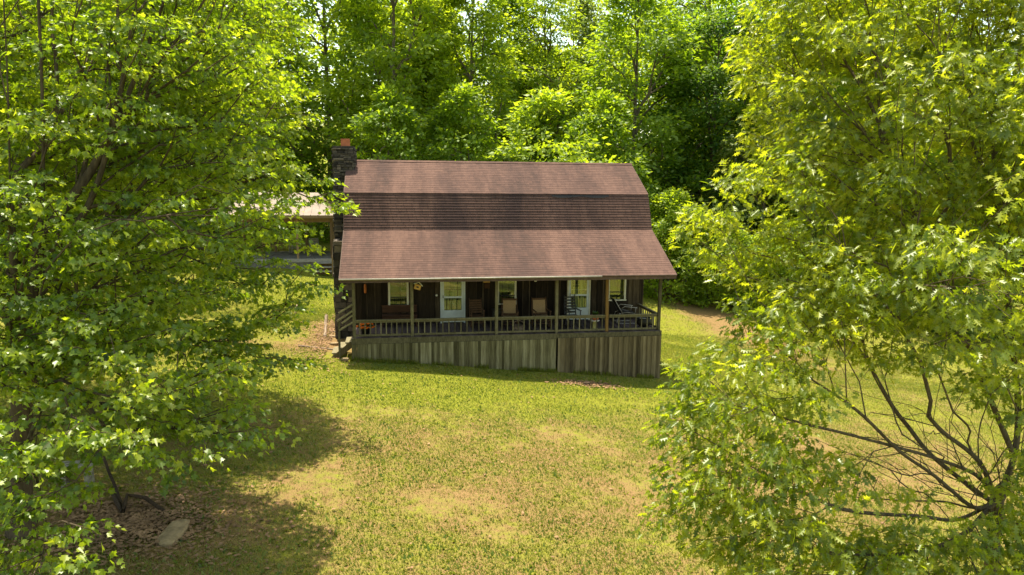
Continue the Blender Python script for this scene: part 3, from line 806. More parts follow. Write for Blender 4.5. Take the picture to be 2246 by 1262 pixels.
def far_woods():
    """woods beyond the first trees, read as one mass"""
    g = np.random.default_rng(77)
    allp = []
    for i in range(135):
        x = g.uniform(-45, 62); y = g.uniform(31, 60)
        if x < -8 or x > 30: y = g.uniform(27, 50)
        hh = g.uniform(20, 25) if y > 40 else g.uniform(15, 20)
        if 11 < x < 21 and y > 34: hh = min(hh, 16.5)
        W = g.uniform(5, 8); n = 135
        z = g.uniform(.04, 1, n); a = g.uniform(0, 2 * PI, n)
        r = W / 2 * np.sin(PI * np.clip(z * .85 + .12, 0, 1)) ** .55 * np.sqrt(g.uniform(.2, 1, n))
        allp.append(np.stack([x + r * np.cos(a), y + r * np.sin(a), zgf(x, y) + z * hh], 1))
    # dense low undergrowth along the wood's edge
    m = 1500
    x = g.uniform(-40, 55, m); y = g.uniform(26, 36, m)
    allp.append(np.stack([x, y, zg(x, y) + g.uniform(.1, 3.2, m)], 1))
    P = np.concatenate(allp)
    ow = np.tile(np.array([[0, -.5, .6]]), (len(P), 1)) + g.normal(0, .4, (len(P), 3)); ow /= np.linalg.norm(ow, axis=1)[:, None]
    pos, d, nr, s, t = spray_leaves(g, P, ow, 26, 1.05, .42, .2, .5, .55, .5, .25)
    o = leaves('far_woods', pos, d, nr, s, t, SIMPLE, M['f_lime'])
    tag(o, 'dense mass of woodland closing off the view behind the nearer trees', 'woods', kind='stuff')
far_woods()
# ------------------------------------------------------------------ cabin
RX0, RX1 = -.3563, 11.4756                      # roof ends
PE, PB, PK, PR = (-.3735, 2.134), (2.3274, 3.5574), (2.9263, 4.943), (5.1297, 6.1721)   # eave, lower break, upper break, ridge (y, z)
WX0, WX1, WY, WB = 0.0, 11.2, 2.36, 7.9
cabin = thing('cabin', 'brown log cabin with gambrel shingle roof and a full width railed front porch', 'house', (0, 0, -.75))

def slope(name, a, b, n, x0, x1, parent, lip=.012, over=0.0, seed=0, wav=.006, mat=None):
    """shingle courses as overlapping strips from the lower edge a to the upper edge b, both (y, z)"""
    g = random.Random(seed); mb = MB()
    a = Vector((a[0], a[1])); b = Vector((b[0], b[1])); d = (b - a); L = d.length; d /= L
    nr = Vector((-d.y, d.x))
    if nr.y < 0: nr = -nr
    a = a - d * over; L += over
    nx = 40
    xs = [x0 + (x1 - x0) * i / nx for i in range(nx + 1)]
    sag = [g.uniform(-wav, wav) for _ in xs]
    for i in range(n):
        t = g.random()
        p = a + d * (L * i / n); q = a + d * (L * (i + 1) / n + (.012 if i < n - 1 else 0))
        l = lip * g.uniform(.92, 1.1)
        vs = []
        for k, x in enumerate(xs):
            s = sag[k] + g.uniform(-.0022, .0022)
            lo_ = p + nr * (s * .6); hi = p + nr * (l + s * .6); tp = q + nr * (.0012 + s * .6)
            sh = g.uniform(-.003, .003)
            vs += [(x, lo_.x + d.x * sh, lo_.y), (x, hi.x + d.x * sh, hi.y + d.y * sh), (x, tp.x, tp.y)]
        fs = []
        for k in range(nx):
            o = k * 3; r = o + 3
            fs += [(o, r, r + 1, o + 1), (o + 1, r + 1, r + 2, o + 2)]
        mb.add(vs, fs, t)
    return mb.build(name, mat or M['roof'], parent)

s_low = slope('porch_roof', PE, PB, 22, RX0, RX1, cabin, .007, .02, 1)
s_steep = slope('steep_roof', PB, PK, 14, RX0, RX1, cabin, .022, 0, 2, .006, M['roof_steep'])
s_up = slope('upper_roof', PK, PR, 18, RX0, RX1, cabin, .007, .05, 3)
tag(s_steep, 'steep darker band of shingles between the two gentler roof slopes')
# rear slopes mirror the front ones
mir = lambda p: (2 * PR[0] - p[0], p[1])
def plain_slope(mb, a, b, th=.02):
    (ay, az), (by, bz) = a, b
    mb.add([(RX0, ay, az), (RX1, ay, az), (RX1, by, bz), (RX0, by, bz)], [(0, 1, 2, 3)], .5)
mb = MB(); plain_slope(mb, mir(PK), PR); plain_slope(mb, mir(PB), mir(PK)); mb.build('rear_roof', M['roof'], cabin)
mb = MB()
cap = [(RX0 + (RX1 - RX0) * i / 36) for i in range(37)]
for i in range(36):
    t = R.random()
    mb.add([(cap[i], PR[0] - .13, PR[1] - .05), (cap[i + 1] + .02, PR[0] - .13, PR[1] - .045), (cap[i + 1] + .02, PR[0], PR[1] + .03), (cap[i], PR[0], PR[1] + .024),
            (cap[i + 1] + .02, PR[0] + .13, PR[1] - .045), (cap[i], PR[0] + .13, PR[1] - .05)], [(0, 1, 2, 3), (3, 2, 4, 5)], t)
mb.build('ridge_cap', M['roof'], s_up)
# sheathing under the shingles and rake boards
mb = MB(); dn = .035
prof = [PE, PB, PK, PR, mir(PK), mir(PB)]
for (a, b) in zip(prof[:-1], prof[1:]):
    (ay, az), (by, bz) = a, b
    vs = [(RX0 + .01, ay, az - dn), (RX1 - .01, ay, az - dn), (RX1 - .01, by, bz - dn), (RX0 + .01, by, bz - dn)]
    mb.add(vs, [(0, 3, 2, 1)], .5)
mb.build('roof_underside', M['ceiling'], cabin)
for x, s in ((RX0, -1), (RX1, 1)):
    mb = MB()
    for (a, b) in zip(prof[:-1], prof[1:]):
        d = Vector((b[0] - a[0], b[1] - a[1])).normalized()
        n = Vector((-d.y, d.x)); n = n if n.y > 0 else -n
        h = .13
        q = [(a[0], a[1]), (b[0], b[1]), (b[0] - n.x * h, b[1] - n.y * h), (a[0] - n.x * h, a[1] - n.y * h)]
        xa, xb = (x, x + s * .022)
        vs = [(xa, p[0], p[1] - .004) for p in q] + [(xb, p[0], p[1] - .004) for p in q]
        mb.add(vs, [(0, 1, 2, 3), (4, 7, 6, 5), (0, 4, 5, 1), (2, 6, 7, 3), (1, 5, 6, 2), (3, 7, 4, 0)], .5)
    mb.build('rake_board', M['rake'], cabin)
mb = MB(); mb.bb(RX0, RX1, PE[0] - .012, PE[0] + .02, PE[1] - .165, PE[1] - .035, .5); fas = mb.build('fascia', M['rake'], cabin)
mb = MB()
mb.tube([(RX0 - .02, PE[0] - .045, PE[1] - .040), (2.5, PE[0] - .045, PE[1] - .046), (5.2, PE[0] - .045, PE[1] - .038), (8.7, PE[0] - .045, PE[1] - .036)], .030, 8, .6)
mb.build('gutter', M['gutter'], cabin)
mb = MB()
mb.tube([(8.7, PE[0] - .03, PE[1] - .02), (RX1 + .01, PE[0] - .03, PE[1] - .03)], .026, 8, .5); mb.build('drip_edge', M['rake'], cabin)
# curled shingles under the upper break, their shade added as a dark strip
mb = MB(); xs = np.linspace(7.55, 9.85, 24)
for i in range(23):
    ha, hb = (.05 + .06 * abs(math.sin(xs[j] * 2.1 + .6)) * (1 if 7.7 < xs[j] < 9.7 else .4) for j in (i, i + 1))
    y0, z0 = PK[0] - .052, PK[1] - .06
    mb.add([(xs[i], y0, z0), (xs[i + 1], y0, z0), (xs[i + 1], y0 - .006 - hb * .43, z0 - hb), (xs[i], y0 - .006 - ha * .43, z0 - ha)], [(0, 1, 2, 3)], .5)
mb.build('curled_shingle_shade', M['iron'], s_steep)

# walls: vertical boards with battens
def board_wall(name, x0, x1, y, z0, ztop, parent, mat, wd=.24, seed=0, along='x', s=-1):
    g = random.Random(seed); mb = MB(); x = x0
    while x < x1 - .01:
        w_ = min(wd * g.uniform(.8, 1.25), x1 - x); t = g.random() ** 1.6
        zt = min(ztop(x), ztop(x + w_)) - .06 if callable(ztop) else ztop
        d = .022 + g.uniform(0, .006)
        if along == 'x':
            mb.bb(x + .002, x + w_ - .002, min(y, y + s * d), max(y, y + s * d), z0, zt, t)
            if g.random() < .75: mb.bb(x - .022, x + .022, min(y + s * .03, y + s * .048), max(y + s * .03, y + s * .048), z0, zt, g.random())
        else:
            mb.bb(min(y, y + s * d), max(y, y + s * d), x + .002, x + w_ - .002, z0, zt, t)
            mb.bb(min(y + s * .03, y + s * .048), max(y + s * .03, y + s * .048), x - .02, x + .02, z0, zt, g.random())
        x += w_
    return mb.build(name, mat, parent)
def gable(y):
    y = min(y, 2 * PR[0] - y) if y > PR[0] else y
    a, b = (PB, PK) if y < PK[0] else (PK, PR)
    return a[1] + (b[1] - a[1]) * (y - a[0]) / (b[0] - a[0]) - .10
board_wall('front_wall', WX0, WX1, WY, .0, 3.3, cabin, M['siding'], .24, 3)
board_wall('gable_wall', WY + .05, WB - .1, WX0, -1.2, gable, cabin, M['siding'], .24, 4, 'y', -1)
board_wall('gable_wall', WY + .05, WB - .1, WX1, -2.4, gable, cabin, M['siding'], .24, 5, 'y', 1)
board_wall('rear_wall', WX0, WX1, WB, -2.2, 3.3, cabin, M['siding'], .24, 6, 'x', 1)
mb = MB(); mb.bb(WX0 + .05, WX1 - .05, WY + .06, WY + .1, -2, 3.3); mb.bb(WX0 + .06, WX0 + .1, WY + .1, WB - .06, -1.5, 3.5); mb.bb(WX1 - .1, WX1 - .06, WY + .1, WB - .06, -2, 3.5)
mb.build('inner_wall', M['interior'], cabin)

# porch
mb = MB(); x = 0.0; g = random.Random(8)
while x < 11.1:
    mb.bb(x + .003, min(x + .137, 11.1), -.03, WY - .03, -.035, g.uniform(-.002, .002), g.random()); x += .14
mb.build('porch_deck', M['deck'], cabin)
mb = MB(); mb.bb(-.03, 7.19, -.055, -.031, -.20, -.005, .35); mb.bb(7.2, 11.13, -.055, -.031, -.17, -.005, .3); mb.bb(11.101, 11.13, -.03, WY, -.18, -.005, .3); mb.build('rim_joist', M['rail'], cabin)
def skirt(name, x0, x1, mat, seed, deep, label=None):
    g = random.Random(seed); mb = MB(); x = x0; i = 0
    while x < x1 - .01:
        w_ = min(g.uniform(.085, .105) if not deep else g.uniform(.082, .098), x1 - x)
        zt = -.205 if not deep else -.175
        y = -.056 - (.022 if deep and i % 2 else 0) - g.uniform(0, .006)
        mb.box((x + w_ / 2, y - .01, (zt + zgf(x, 0) - .12) / 2), (w_ - (.006 if not deep else -.008 * (i % 2)), .019, zt - (zgf(x, 0) - .12)), None, min(1, max(0, g.gauss(.5, .28))))
        x += w_; i += 1
    o = mb.build(name, mat, cabin)
    if label: o['label'] = label
skirt('porch_skirt', -.03, 7.17, M['skirt_grey'], 21, False, 'grey weathered vertical boards under the left of the porch')
skirt('porch_skirt', 7.23, 11.12, M['skirt_brown'], 22, True, 'browner ribbed boards under the right of the porch')
g = random.Random(5)
for x, z, h in ((11.115, -1.1, 1.85), (-.02, -.52, .66)):
    mb = MB(); y = -.03
    while y < WY:
        mb.box((x, y + .05, z), (.02, .092, h), None, g.random()); y += .1
    mb.build('side_skirt', M['skirt_brown'], cabin)
posts = [(.07, .08), (2.06, .08), (5.01, .08), (7.2, .08), (9.1, .08), (11.03, .08)]
for i, (x, y) in enumerate(posts):
    mb = MB()
    lean = [(0), .02, .0, .02, .06, -.03][i]
    mb.beam((x + lean * -.5, y, .0), (x - lean, y, 2.06), .105, .105, .55 if i != 5 else .2)
    o = mb.build('post', M['brownpost'] if i == 4 else M['rail'], cabin, .008)
    if i == 4: o['label'] = 'orange brown replacement post'
mb = MB(); mb.bb(-.1, 11.2, .02, .14, 2.061, 2.16, .3); mb.build('porch_beam', M['rail'], cabin)
def railing(p0, p1, nb, side=False):
    mb = MB(); a = Vector(p0); b = Vector(p1); d = (b - a).normalized()
    mb.beam(a + Vector((0, 0, .60)), b + Vector((0, 0, .60)), .085, .04, .6)
    mb.beam(a + Vector((0, 0, .545)), b + Vector((0, 0, .545)), .035, .07, .45)
    mb.beam(a + Vector((0, 0, .075)), b + Vector((0, 0, .075)), .04, .07, .45)
    r_ = mb.build('railing', M['rail'], cabin)
    for i in range(nb):
        p = a + (b - a) * ((i + .7) / (nb + .4))
        m = MB(); m.box((p.x, p.y, .31), (.036, .036, .40), None, R.random()); m.build('baluster', M['rail'], r_)
for (a, b), nb in zip(zip(posts[:-1], posts[1:]), (10, 13, 10, 8, 8)):
    railing((a[0] + .055, .08, 0), (b[0] - .055, .08, 0), nb)
railing((11.03, .14, 0), (11.03, WY - .06, 0), 9, True)

# chimney of laid stone
def stone_block(mb, x0, x1, y0, y1, z0, z1, seed, big=False):
    g = random.Random(seed); z = z0
    mb.bb(x0 + .04, x1 - .04, y0 + .04, y1 - .04, z0, z1 - .03, .15)
    while z < z1 - .03:
        h = min(g.uniform(.12, .30) if big else g.uniform(.045, .11), z1 - z)
        for (ax, c, lo_, hi) in (('x', y0, x0, x1), ('x', y1, x0, x1), ('y', x0, y0 + .05, y1 - .05), ('y', x1, y0 + .05, y1 - .05)):
            p = lo_ + g.uniform(-.02, .02)
            while p < hi - .02:
                l = min(g.uniform(.12, .42) * (1.2 if big else 1), hi - p + g.uniform(-.03, .045))
                dpt = g.uniform(.12, .19); out = g.uniform(-.04, .045)
                sg = -1 if c in (y0, x0) and not (ax == 'y' and c == x1) else 1
                cc = c + sg * (out - dpt / 2 + .02)
                rot = Euler((g.uniform(-.05, .05), g.uniform(-.05, .05), g.uniform(-.06, .06))).to_matrix()
                s = (l - .012, dpt, h - .014) if ax == 'x' else (dpt, l - .012, h - .014)
                ce = (p + l / 2, cc, z + h / 2) if ax == 'x' else (cc, p + l / 2, z + h / 2)
                mb.box(ce, s, rot, g.random(), g.uniform(.93, 1))
                p += l
        z += h
mb = MB()
stone_block(mb, -.80, -.10, 3.0, 6.9, -.75, 3.1, 31, True)
stone_block(mb, -.86, -.04, 4.4, 5.7, 3.0, 6.62, 32)
mb.box((-.45, 5.05, 6.66), (.80, 1.26, .07), None, .35)
ch = mb.build('chimney', M['stone'], cabin, .012)
mb = MB()
for (x0, x1, y0, y1) in ((-.57, -.23, 4.85, 4.885), (-.57, -.23, 5.155, 5.19), (-.57, -.535, 4.886, 5.154), (-.265, -.23, 4.886, 5.154)):
    mb.bb(x0, x1, y0, y1, 6.69, 7.0)
mb.build('flue_pipe', M['terracotta'], ch)

# windows and doors
def window(x0, x1, z0, z1):
    y = WY - .05
    fr = MB(); t = .072
    fr.bb(x0, x0 + t, y - .035, y, z0, z1); fr.bb(x1 - t, x1, y - .035, y, z0, z1)
    fr.bb(x0 - .02, x1 + .02, y - .06, y, z0 - .05, z0 - .001); fr.bb(x0 + t, x1 - t, y - .033, y, z1 - t, z1)
    f = MB()
    f.bb(x0 + t, x1 - t, y - .012, y - .004, z0 + .02, z1 - t)
    wi = fr.build('window', M['trim'], cabin, .004)
    f.build('pane', M['glass'], wi)
    b = MB(); zm = z0 + .33
    b.bb(x0 + t, x1 - t, y + .004, y + .012, zm, z1 - .02); b.build('blind', M['blind'], wi)
    b = MB(); b.bb(x0 + t, x1 - t, y + .014, y + .02, z0, zm + .02); b.build('dark_room', M['interior'], wi)
    b = MB()
    b.bb(x0 + t, x1 - t, y - .02, y - .0125, zm - .05, zm - .015)
    b.build('meeting_rail', M['iron'], wi)
    b = MB()
    for k in range(4):
        xx = x0 + t + .02 + (x1 - x0 - 2 * t - .04) * k / 4
        b.bb(xx + .01, xx + (x1 - x0 - 2 * t) / 4 - .03, y + .004, y + .01, z0 + .03, zm - .07)
    b.build('curtain', M['blind'], wi)
window(1.21, 1.97, .73, 2.02); window(5.34, 6.09, .73, 2.02); window(9.75, 10.49, .80, 2.02)
def door(x0, x1, kind):
    y = WY - .05; t = .055
    fr = MB(); fr.bb(x0, x0 + t, y - .04, y, .0, 2.08); fr.bb(x1 - t, x1, y - .04, y, .0, 2.08); fr.bb(x0 + t, x1 - t, y - .038, y, 2.03, 2.08)
    a, b = x0 + t + .004, x1 - t - .004; y1 = y - .025; st = .085
    s = MB()
    s.bb(a, a + st, y1, y, .03, 2.02); s.bb(b - st, b, y1, y, .03, 2.02)
    s.bb(a + st, b - st, y1 + .002, y, .03, .50); s.bb(a + st, b - st, y1 + .002, y, 1.93, 2.02)
    s.bb(a + st, b - st, y1 + .002, y, .965, 1.035)
    d = s.build('door', M['door'], cabin, .004)
    fr.build('door_frame', M['trim'] if kind else M['door'], d)
    m = MB(); m.bb(a + st + .03, b - st - .03, y1 - .004, y1 + .0015, .10, .44); m.build('kick_panel', M['door'], d)
    p = MB(); p.bb(a + st, b - st, y - .012, y - .006, .50, .965); p.bb(a + st, b - st, y - .012, y - .006, 1.035, 1.93); p.build('pane', M['glass'], d)
    c = MB()
    if kind == 0:
        c.bb(a + st, b - st, y + .004, y + .010, 1.035, 1.93); c.bb(a + st, b - st, y + .004, y + .010, .5, .965)
        c.build('curtain', M['curtain'], d)
        u = MB()
        for k in (.16, .50, .80): u.bb(a + st + (b - a - 2 * st) * k - .008, a + st + (b - a - 2 * st) * k + .012, y - .004, y + .003, .5, .965)  # railing reflection drawn as dark upright strips in the lower pane
        u.bb(a + st + .03, b - st, y - .004, y + .003, 1.275, 1.305); u.bb(a + st, b - st, y - .004, y + .003, .50, .52)
        u.build('bar_and_rail_reflection', M['interior'], d)
        u = MB()
        for k in (.3, .6): u.bb(a + st + (b - a - 2 * st) * k, a + st + (b - a - 2 * st) * k + .018, y - .004, y + .003, 1.31, 1.92)
        u.build('glazing_bar', M['trim'], d)
    else:
        c.bb(a + st, b - st, y + .004, y + .010, .5, .965); c.bb(a + st, a + st + .47, y + .004, y + .010, 1.035, 1.93)
        c.build('curtain', M['curtain'], d)
        u = MB(); u.bb(a + st + .471, b - st, y + .011, y + .016, 1.035, 1.93); u.bb(a + st + .06, a + st + .34, y - .003, y + .003, 1.32, 1.75); u.build('dark_room', M['interior'], d)
        u = MB()
        for k in (.2, .55): u.bb(a + st + .06, a + st + .34, y - .005, y - .0035, 1.32 + k * .43, 1.335 + k * .43)
        for k in (.33, .66): u.bb(a + st + .06 + .28 * k, a + st + .07 + .28 * k, y - .005, y - .0035, 1.32, 1.75)
        u.bb(a + st, b - st, y - .005, y - .0036, 1.20, 1.235)
        u.build('glazing_bar', M['trim'], d)
    h = MB(); h.tube([(a + .045, y1 - .05, .98), (a + .045, y1 - .055, 1.10)], .011, 6); h.tube([(a + .045, y1 - .05, 1.0), (a + .045, y1, 1.0)], .008, 6); h.build('handle', M['iron'], d)
    return d
door(3.16, 4.11, 0); door(8.11, 9.04, 1)
mb = MB(); mb.lathe((0, 0, 0), [(.045, 0), (.045, .012), (.03, .025), (.005, .027)], 16)
mb.v = [(3.02 + p[0], WY - .05 - p[2], 1.08 + p[1]) for p in mb.v]; mb.f = [f[::-1] for f in mb.f]
mb.build('doorbell', M['whiteware'], cabin)
# porch steps at the left end
mb = MB()
for k in range(3): mb.bb(-.26 - .23 * k, -.03 - .23 * k, .16, 1.05, -.215 - .18 * k, -.175 - .18 * k, .9)
stp = mb.build('porch_steps', M['rail'], cabin)
for y in (.12, 1.09):
    mb = MB(); mb.beam((-.02, y, -.22), (-.76, y, -.82), .035, .2, .3); mb.build('stringer', M['skirt_brown'], stp)
mb = MB(); mb.bb(-.48, -.41, .05, .12, -.85, .66, .35); mb.build('newel_post', M['rail'], stp)
for (x, za, zb_) in ((-.44, 1.17, .88), (-.5, .95, .60), (-.34, .80, .52), (-.44, .555, .28)):
    mb = MB(); mb.beam((.02, .03, za), (x, .03, zb_), .03, .06, .9); mb.build('handrail', M['rail'], stp)

# ------------------------------------------------------------------ things on the porch
def rocker(name, label, x, y, rz, back, mat, back_mat, h=1.1, w_=.54, dz=0.0, group=None):
    root = thing(name, label, 'chair', (0, 0, 0), group)
    sy = .24
    m = MB()
    if back == 'cane': m.box((0, 0, .40), (w_ - .06, .46, .045))
    else: m.box((0, 0, .40), (w_ - .06, .46, .03))
    m.build('seat', mat if back != 'cane' else back_mat, root, .01)
    for s in (-1, 1):
        xx = s * (w_ / 2 - .03)
        m = MB(); m.tube([(xx, -sy, .06), (xx, -sy, .62)], .02, 7); m.build('leg', mat, root)
        m = MB(); m.tube([(xx, sy, .06), (xx, sy, .42), (xx, sy + .16, h)], [.021, .021, .015], 7); m.build('leg', mat, root)
        m = MB(); m.box((xx, -.02, .635), (.065, .58, .026)); m.build('armrest', mat, root, .006)
        m = MB(); m.tube([(xx, -.46, .075), (xx, -.25, .03), (xx, 0, .02), (xx, .25, .03), (xx, .50, .09)], .02, 6); m.build('runner', mat, root)
    m = MB(); iw = w_ - .08
    if back == 'cane':
        m.beam((0, sy + .03, .50), (0, sy + .135, .97), iw - .06, .014)
        # frame of the panel
        fr = MB()
        fr.box((0, sy + .145, 1.0), (iw, .03, .08)); fr.box((0, sy + .02, .475), (iw, .03, .06))
        bk = m.build('backrest', back_mat, root); fr.build('back_frame', mat, bk)
    else:
        n = 6
        for k in range(n):
            z = .50 + (h - .60) * k / (n - 1); yy = sy + .16 * (z - .42) / (h - .42)
            m.box((0, yy, z), (iw, .014, .062))
        m.build('backrest', mat, root)
    m = MB()
    for z in (.18, .28): m.tube([(-w_ / 2 + .03, -sy, z), (w_ / 2 - .03, -sy, z)], .011, 6)
    for s in (-1, 1): m.tube([(s * (w_ / 2 - .03), -sy, .22), (s * (w_ / 2 - .03), sy, .22)], .011, 6)
    m.build('stretcher', mat, root)
    root.location = (x, y, dz); root.rotation_euler = (0, 0, rz)
    return root
rocker('rocking_chair', 'black ladder back rocking chair in front of the right hand white door', 8.05, 1.15, .12, 'ladder', M['blackpaint'], None, 1.15, .50)
rocker('rocking_chair', 'rocking chair with a tan woven back below the middle window', 5.66, 1.15, -.10, 'cane', M['chairwood'], M['cane'], 1.08, .62, group=None)
rocker('rocking_chair', 'rocking chair with a tan woven back between the middle window and the fourth post', 6.85, 1.15, .06, 'cane', M['chairwood'], M['cane'], 1.08, .62)
rocker('rocking_chair', 'dark brown slatted rocking chair in the shade right of the left white door', 4.47, 1.55, .05, 'ladder', M['chairwood'], None, 1.02, .52)
# bench under the left window
b = thing('porch_bench', 'dark wooden bench with a solid back under the left window', 'bench', (1.62, 1.95, 0))
m = MB(); m.box((1.62, 1.93, .42), (1.28, .42, .04)); m.build('seat', M['bench'], b, .005)
m = MB(); m.box((1.62, 2.19, .60), (1.28, .03, .26)); m.box((1.62, 2.18, .735), (1.32, .06, .03), None, 1.0); m.build('backrest', M['bench'], b, .005)
for s in (-1, 1):
    m = MB(); m.box((1.62 + s * .62, 1.95, .2), (.035, .44, .40)); m.build('leg', M['bench'], b, .005)
m = MB(); m.box((1.62, 1.76, .32), (1.2, .02, .12)); m.build('apron', M['bench'], b)
# small table
b = thing('side_table', 'small dark square table below the left edge of the middle window', 'table', (5.30, 1.75, 0))
m = MB(); m.box((5.30, 1.75, .585), (.44, .44, .03)); m.build('table_top', M['blackpaint'], b, .005)
for sx in (-1, 1):
    for sy in (-1, 1):
        m = MB(); m.box((5.30 + sx * .18, 1.75 + sy * .18, .285), (.04, .04, .57)); m.build('leg', M['blackpaint'], b)
m = MB(); m.box((5.30, 1.75, .18), (.36, .36, .02)); m.build('shelf', M['blackpaint'], b)
m = MB(); m.box((5.30, 1.575, .50), (.32, .015, .13)); m.box((5.30, 1.925, .50), (.32, .015, .13)); m.build('apron', M['blackpaint'], b)
# metal spring chair
b = thing('metal_lawn_chair', 'metal tube lawn chair tilted sideways under the right window', 'chair', (10.15, 1.6, 0))
def mt(pts, name, r=.014): m = MB(); m.tube(pts, r, 7); return m.build(name, M['gutter'] if name != 'seat_frame' else M['gutter'], b)
X = 10.15; Y = 1.6
for s in (-1, 1):
    yy = Y + s * .26
    mt([(X + .45, yy, .02), (X - .15, yy, .02), (X - .30, yy, .05), (X - .20, yy, .40), (X + .10, yy, .46), (X + .42, yy, .40), (X + .45, yy, .62)], 'leg')
    mt([(X + .50, yy, .62), (X + .0, yy, .68), (X - .12, yy, .60)], 'armrest')
    mt([(X - .05, yy, .36), (X - .42, yy, .98)], 'back_tube')
m = MB(); m.add([(X - .06, Y - .25, .38), (X - .06, Y + .25, .38), (X - .42, Y + .25, .98), (X - .42, Y - .25, .98)], [(0, 1, 2, 3)]); m.beam((X - .07, Y, .385), (X - .425, Y, .975), .48, .012); m.build('backrest', M['iron'], b)
m = MB(); m.box((X + .18, Y, .42), (.50, .48, .012)); m.build('seat', M['iron'], b)
# plant stand and planter
b = thing('plant_stand', 'small stand with a white top and a yellow glazed column behind the railing', 'stand', (8.75, .55, 0))
m = MB(); m.lathe((8.75, .55, 0), [(.10, 0), (.11, .02), (.075, .06), (.085, .22), (.07, .30)], 18); m.build('column', M['yellowglaze'], b)
m = MB(); m.lathe((8.75, .55, .30), [(.05, 0), (.17, .01), (.18, .03), (.05, .035)], 20); m.build('table_top', M['whiteware'], b)
b = thing('planter', 'terracotta bowl with a small green plant standing on the yellow plant stand', 'planter', (8.77, .55, .336))
m = MB(); m.lathe((8.77, .55, .336), [(.09, 0), (.17, .15), (.19, .20), (.17, .20), (.15, .17)], 20); m.build('pot', M['terracotta'], b)
g = np.random.default_rng(3); n = 60
a = g.uniform(0, 6.28, n); d = np.stack([np.cos(a), np.sin(a), g.uniform(.3, 1.5, n)], 1)
po = np.array([0, 0, .19]) + d * .03
leaves('foliage', po, d, np.tile([[0, 0, 1.]], (n, 1)) + g.normal(0, .3, (n, 3)), g.uniform(.10, .17, n), g.random(n), SIMPLE, M['plant'], b)
# cauldron planter
b = thing('cauldron', 'round black iron pot beside the right end railing', 'pot', (10.62, .5, 0))
m = MB(); m.lathe((10.62, .5, .05), [(.10, 0), (.22, .06), (.29, .17), (.28, .28), (.24, .33), (.27, .36), (.25, .36), (.22, .31), (.20, .27), (.02, .27)], 24); m.build('bowl', M['iron'], b)
for k in range(3):
    m = MB(); t = k * 2.1 + .3; m.tube([(10.62 + .15 * math.cos(t), .5 + .15 * math.sin(t), .10), (10.62 + .2 * math.cos(t), .5 + .2 * math.sin(t), .0)], .02, 6); m.build('foot', M['iron'], b)
m = MB(); rg = random.Random(4)
for k in range(14):
    t = rg.uniform(0, 6.28); r_ = rg.uniform(0, .14); m.box((10.62 + r_ * math.cos(t), .5 + r_ * math.sin(t), .34), (.06, .05, .04), Euler((rg.random(), rg.random(), rg.random())).to_matrix())
m.build('pebbles', M['whiteware'], b)
# mum in a black pot
b = thing('flower_pot', 'bushy orange flowers in a black pot at the left end of the porch', 'flower pot', (.42, .48, 0))
m = MB(); m.lathe((.42, .48, 0), [(.12, 0), (.17, .24), (.18, .26), (.16, .26), (.14, .22)], 18); m.build('pot', M['iron'], b)
g = np.random.default_rng(6); n = 260
d = g.normal(size=(n, 3)); d[:, 2] = np.abs(d[:, 2]); d /= np.linalg.norm(d, axis=1)[:, None]
leaves('foliage', np.array([0, 0, .28]) + d * np.array([.26, .2, .16]) * .8, d, g.normal(0, 1, (n, 3)), np.full(n, .07), g.random(n), SIMPLE, M['plant'], b)
m = MB()
for i in range(70):
    q = g.normal(size=3); q[2] = abs(q[2]); q /= np.linalg.norm(q); c = Vector((.42, .48, .28)) + Vector(q * np.array([.30, .22, .19]))
    m.lathe(c, [(.018, -.02), (.046, 0), (.034, .02), (.008, .026)], 8)
m.build('blossoms', M['orange'], b)
# twig basket
b = thing('twig_basket', 'small pale twig basket on the deck behind the middle of the railing', 'basket', (5.88, .5, 0))
m = MB(); rg = random.Random(9)
for k in range(8):
    z = .02 + k * .028
    pts = [(5.88 + (.17 + .008 * k) * math.cos(t) + rg.uniform(-.008, .008), .5 + (.12 + .006 * k) * math.sin(t), z + rg.uniform(-.006, .006)) for t in np.linspace(0, 2 * PI, 15)]
    m.tube(pts, .015, 5, rg.random(), False)
m.box((5.88, .5, .015), (.30, .2, .02)); m.build('bowl', M['timber'], b)
m = MB(); m.tube([(5.88 + .20 * math.cos(t), .5, .22 + .17 * math.sin(t)) for t in np.linspace(0, PI, 12)], .014, 6); m.build('handle', M['timber'], b)
# birdhouse on the second post
b = thing('birdhouse', 'small tilted birdhouse hanging at the top of the second porch post', 'birdhouse', (2.22, .0, 1.72))
rm = Euler((0, .28, 0)).to_matrix()
def rp(x, y, z): v = rm @ Vector((x, y, z)); return (2.24 + v.x, -.03 + v.y, 1.76 + v.z)
m = MB(); m.box(rp(0, 0, 0), (.22, .16, .17), rm); m.build('box', M['plaque'], b)
for s in (-1, 1):
    m = MB(); m.box(rp(s * .075, 0, .125), (.19, .22, .016), rm @ Euler((0, s * .55, 0)).to_matrix()); m.build('roof', M['trim'], b)
m = MB(); m.box(rp(0, -.083, .0), (.08, .006, .05), rm); m.build('entrance_hole', M['iron'], b)
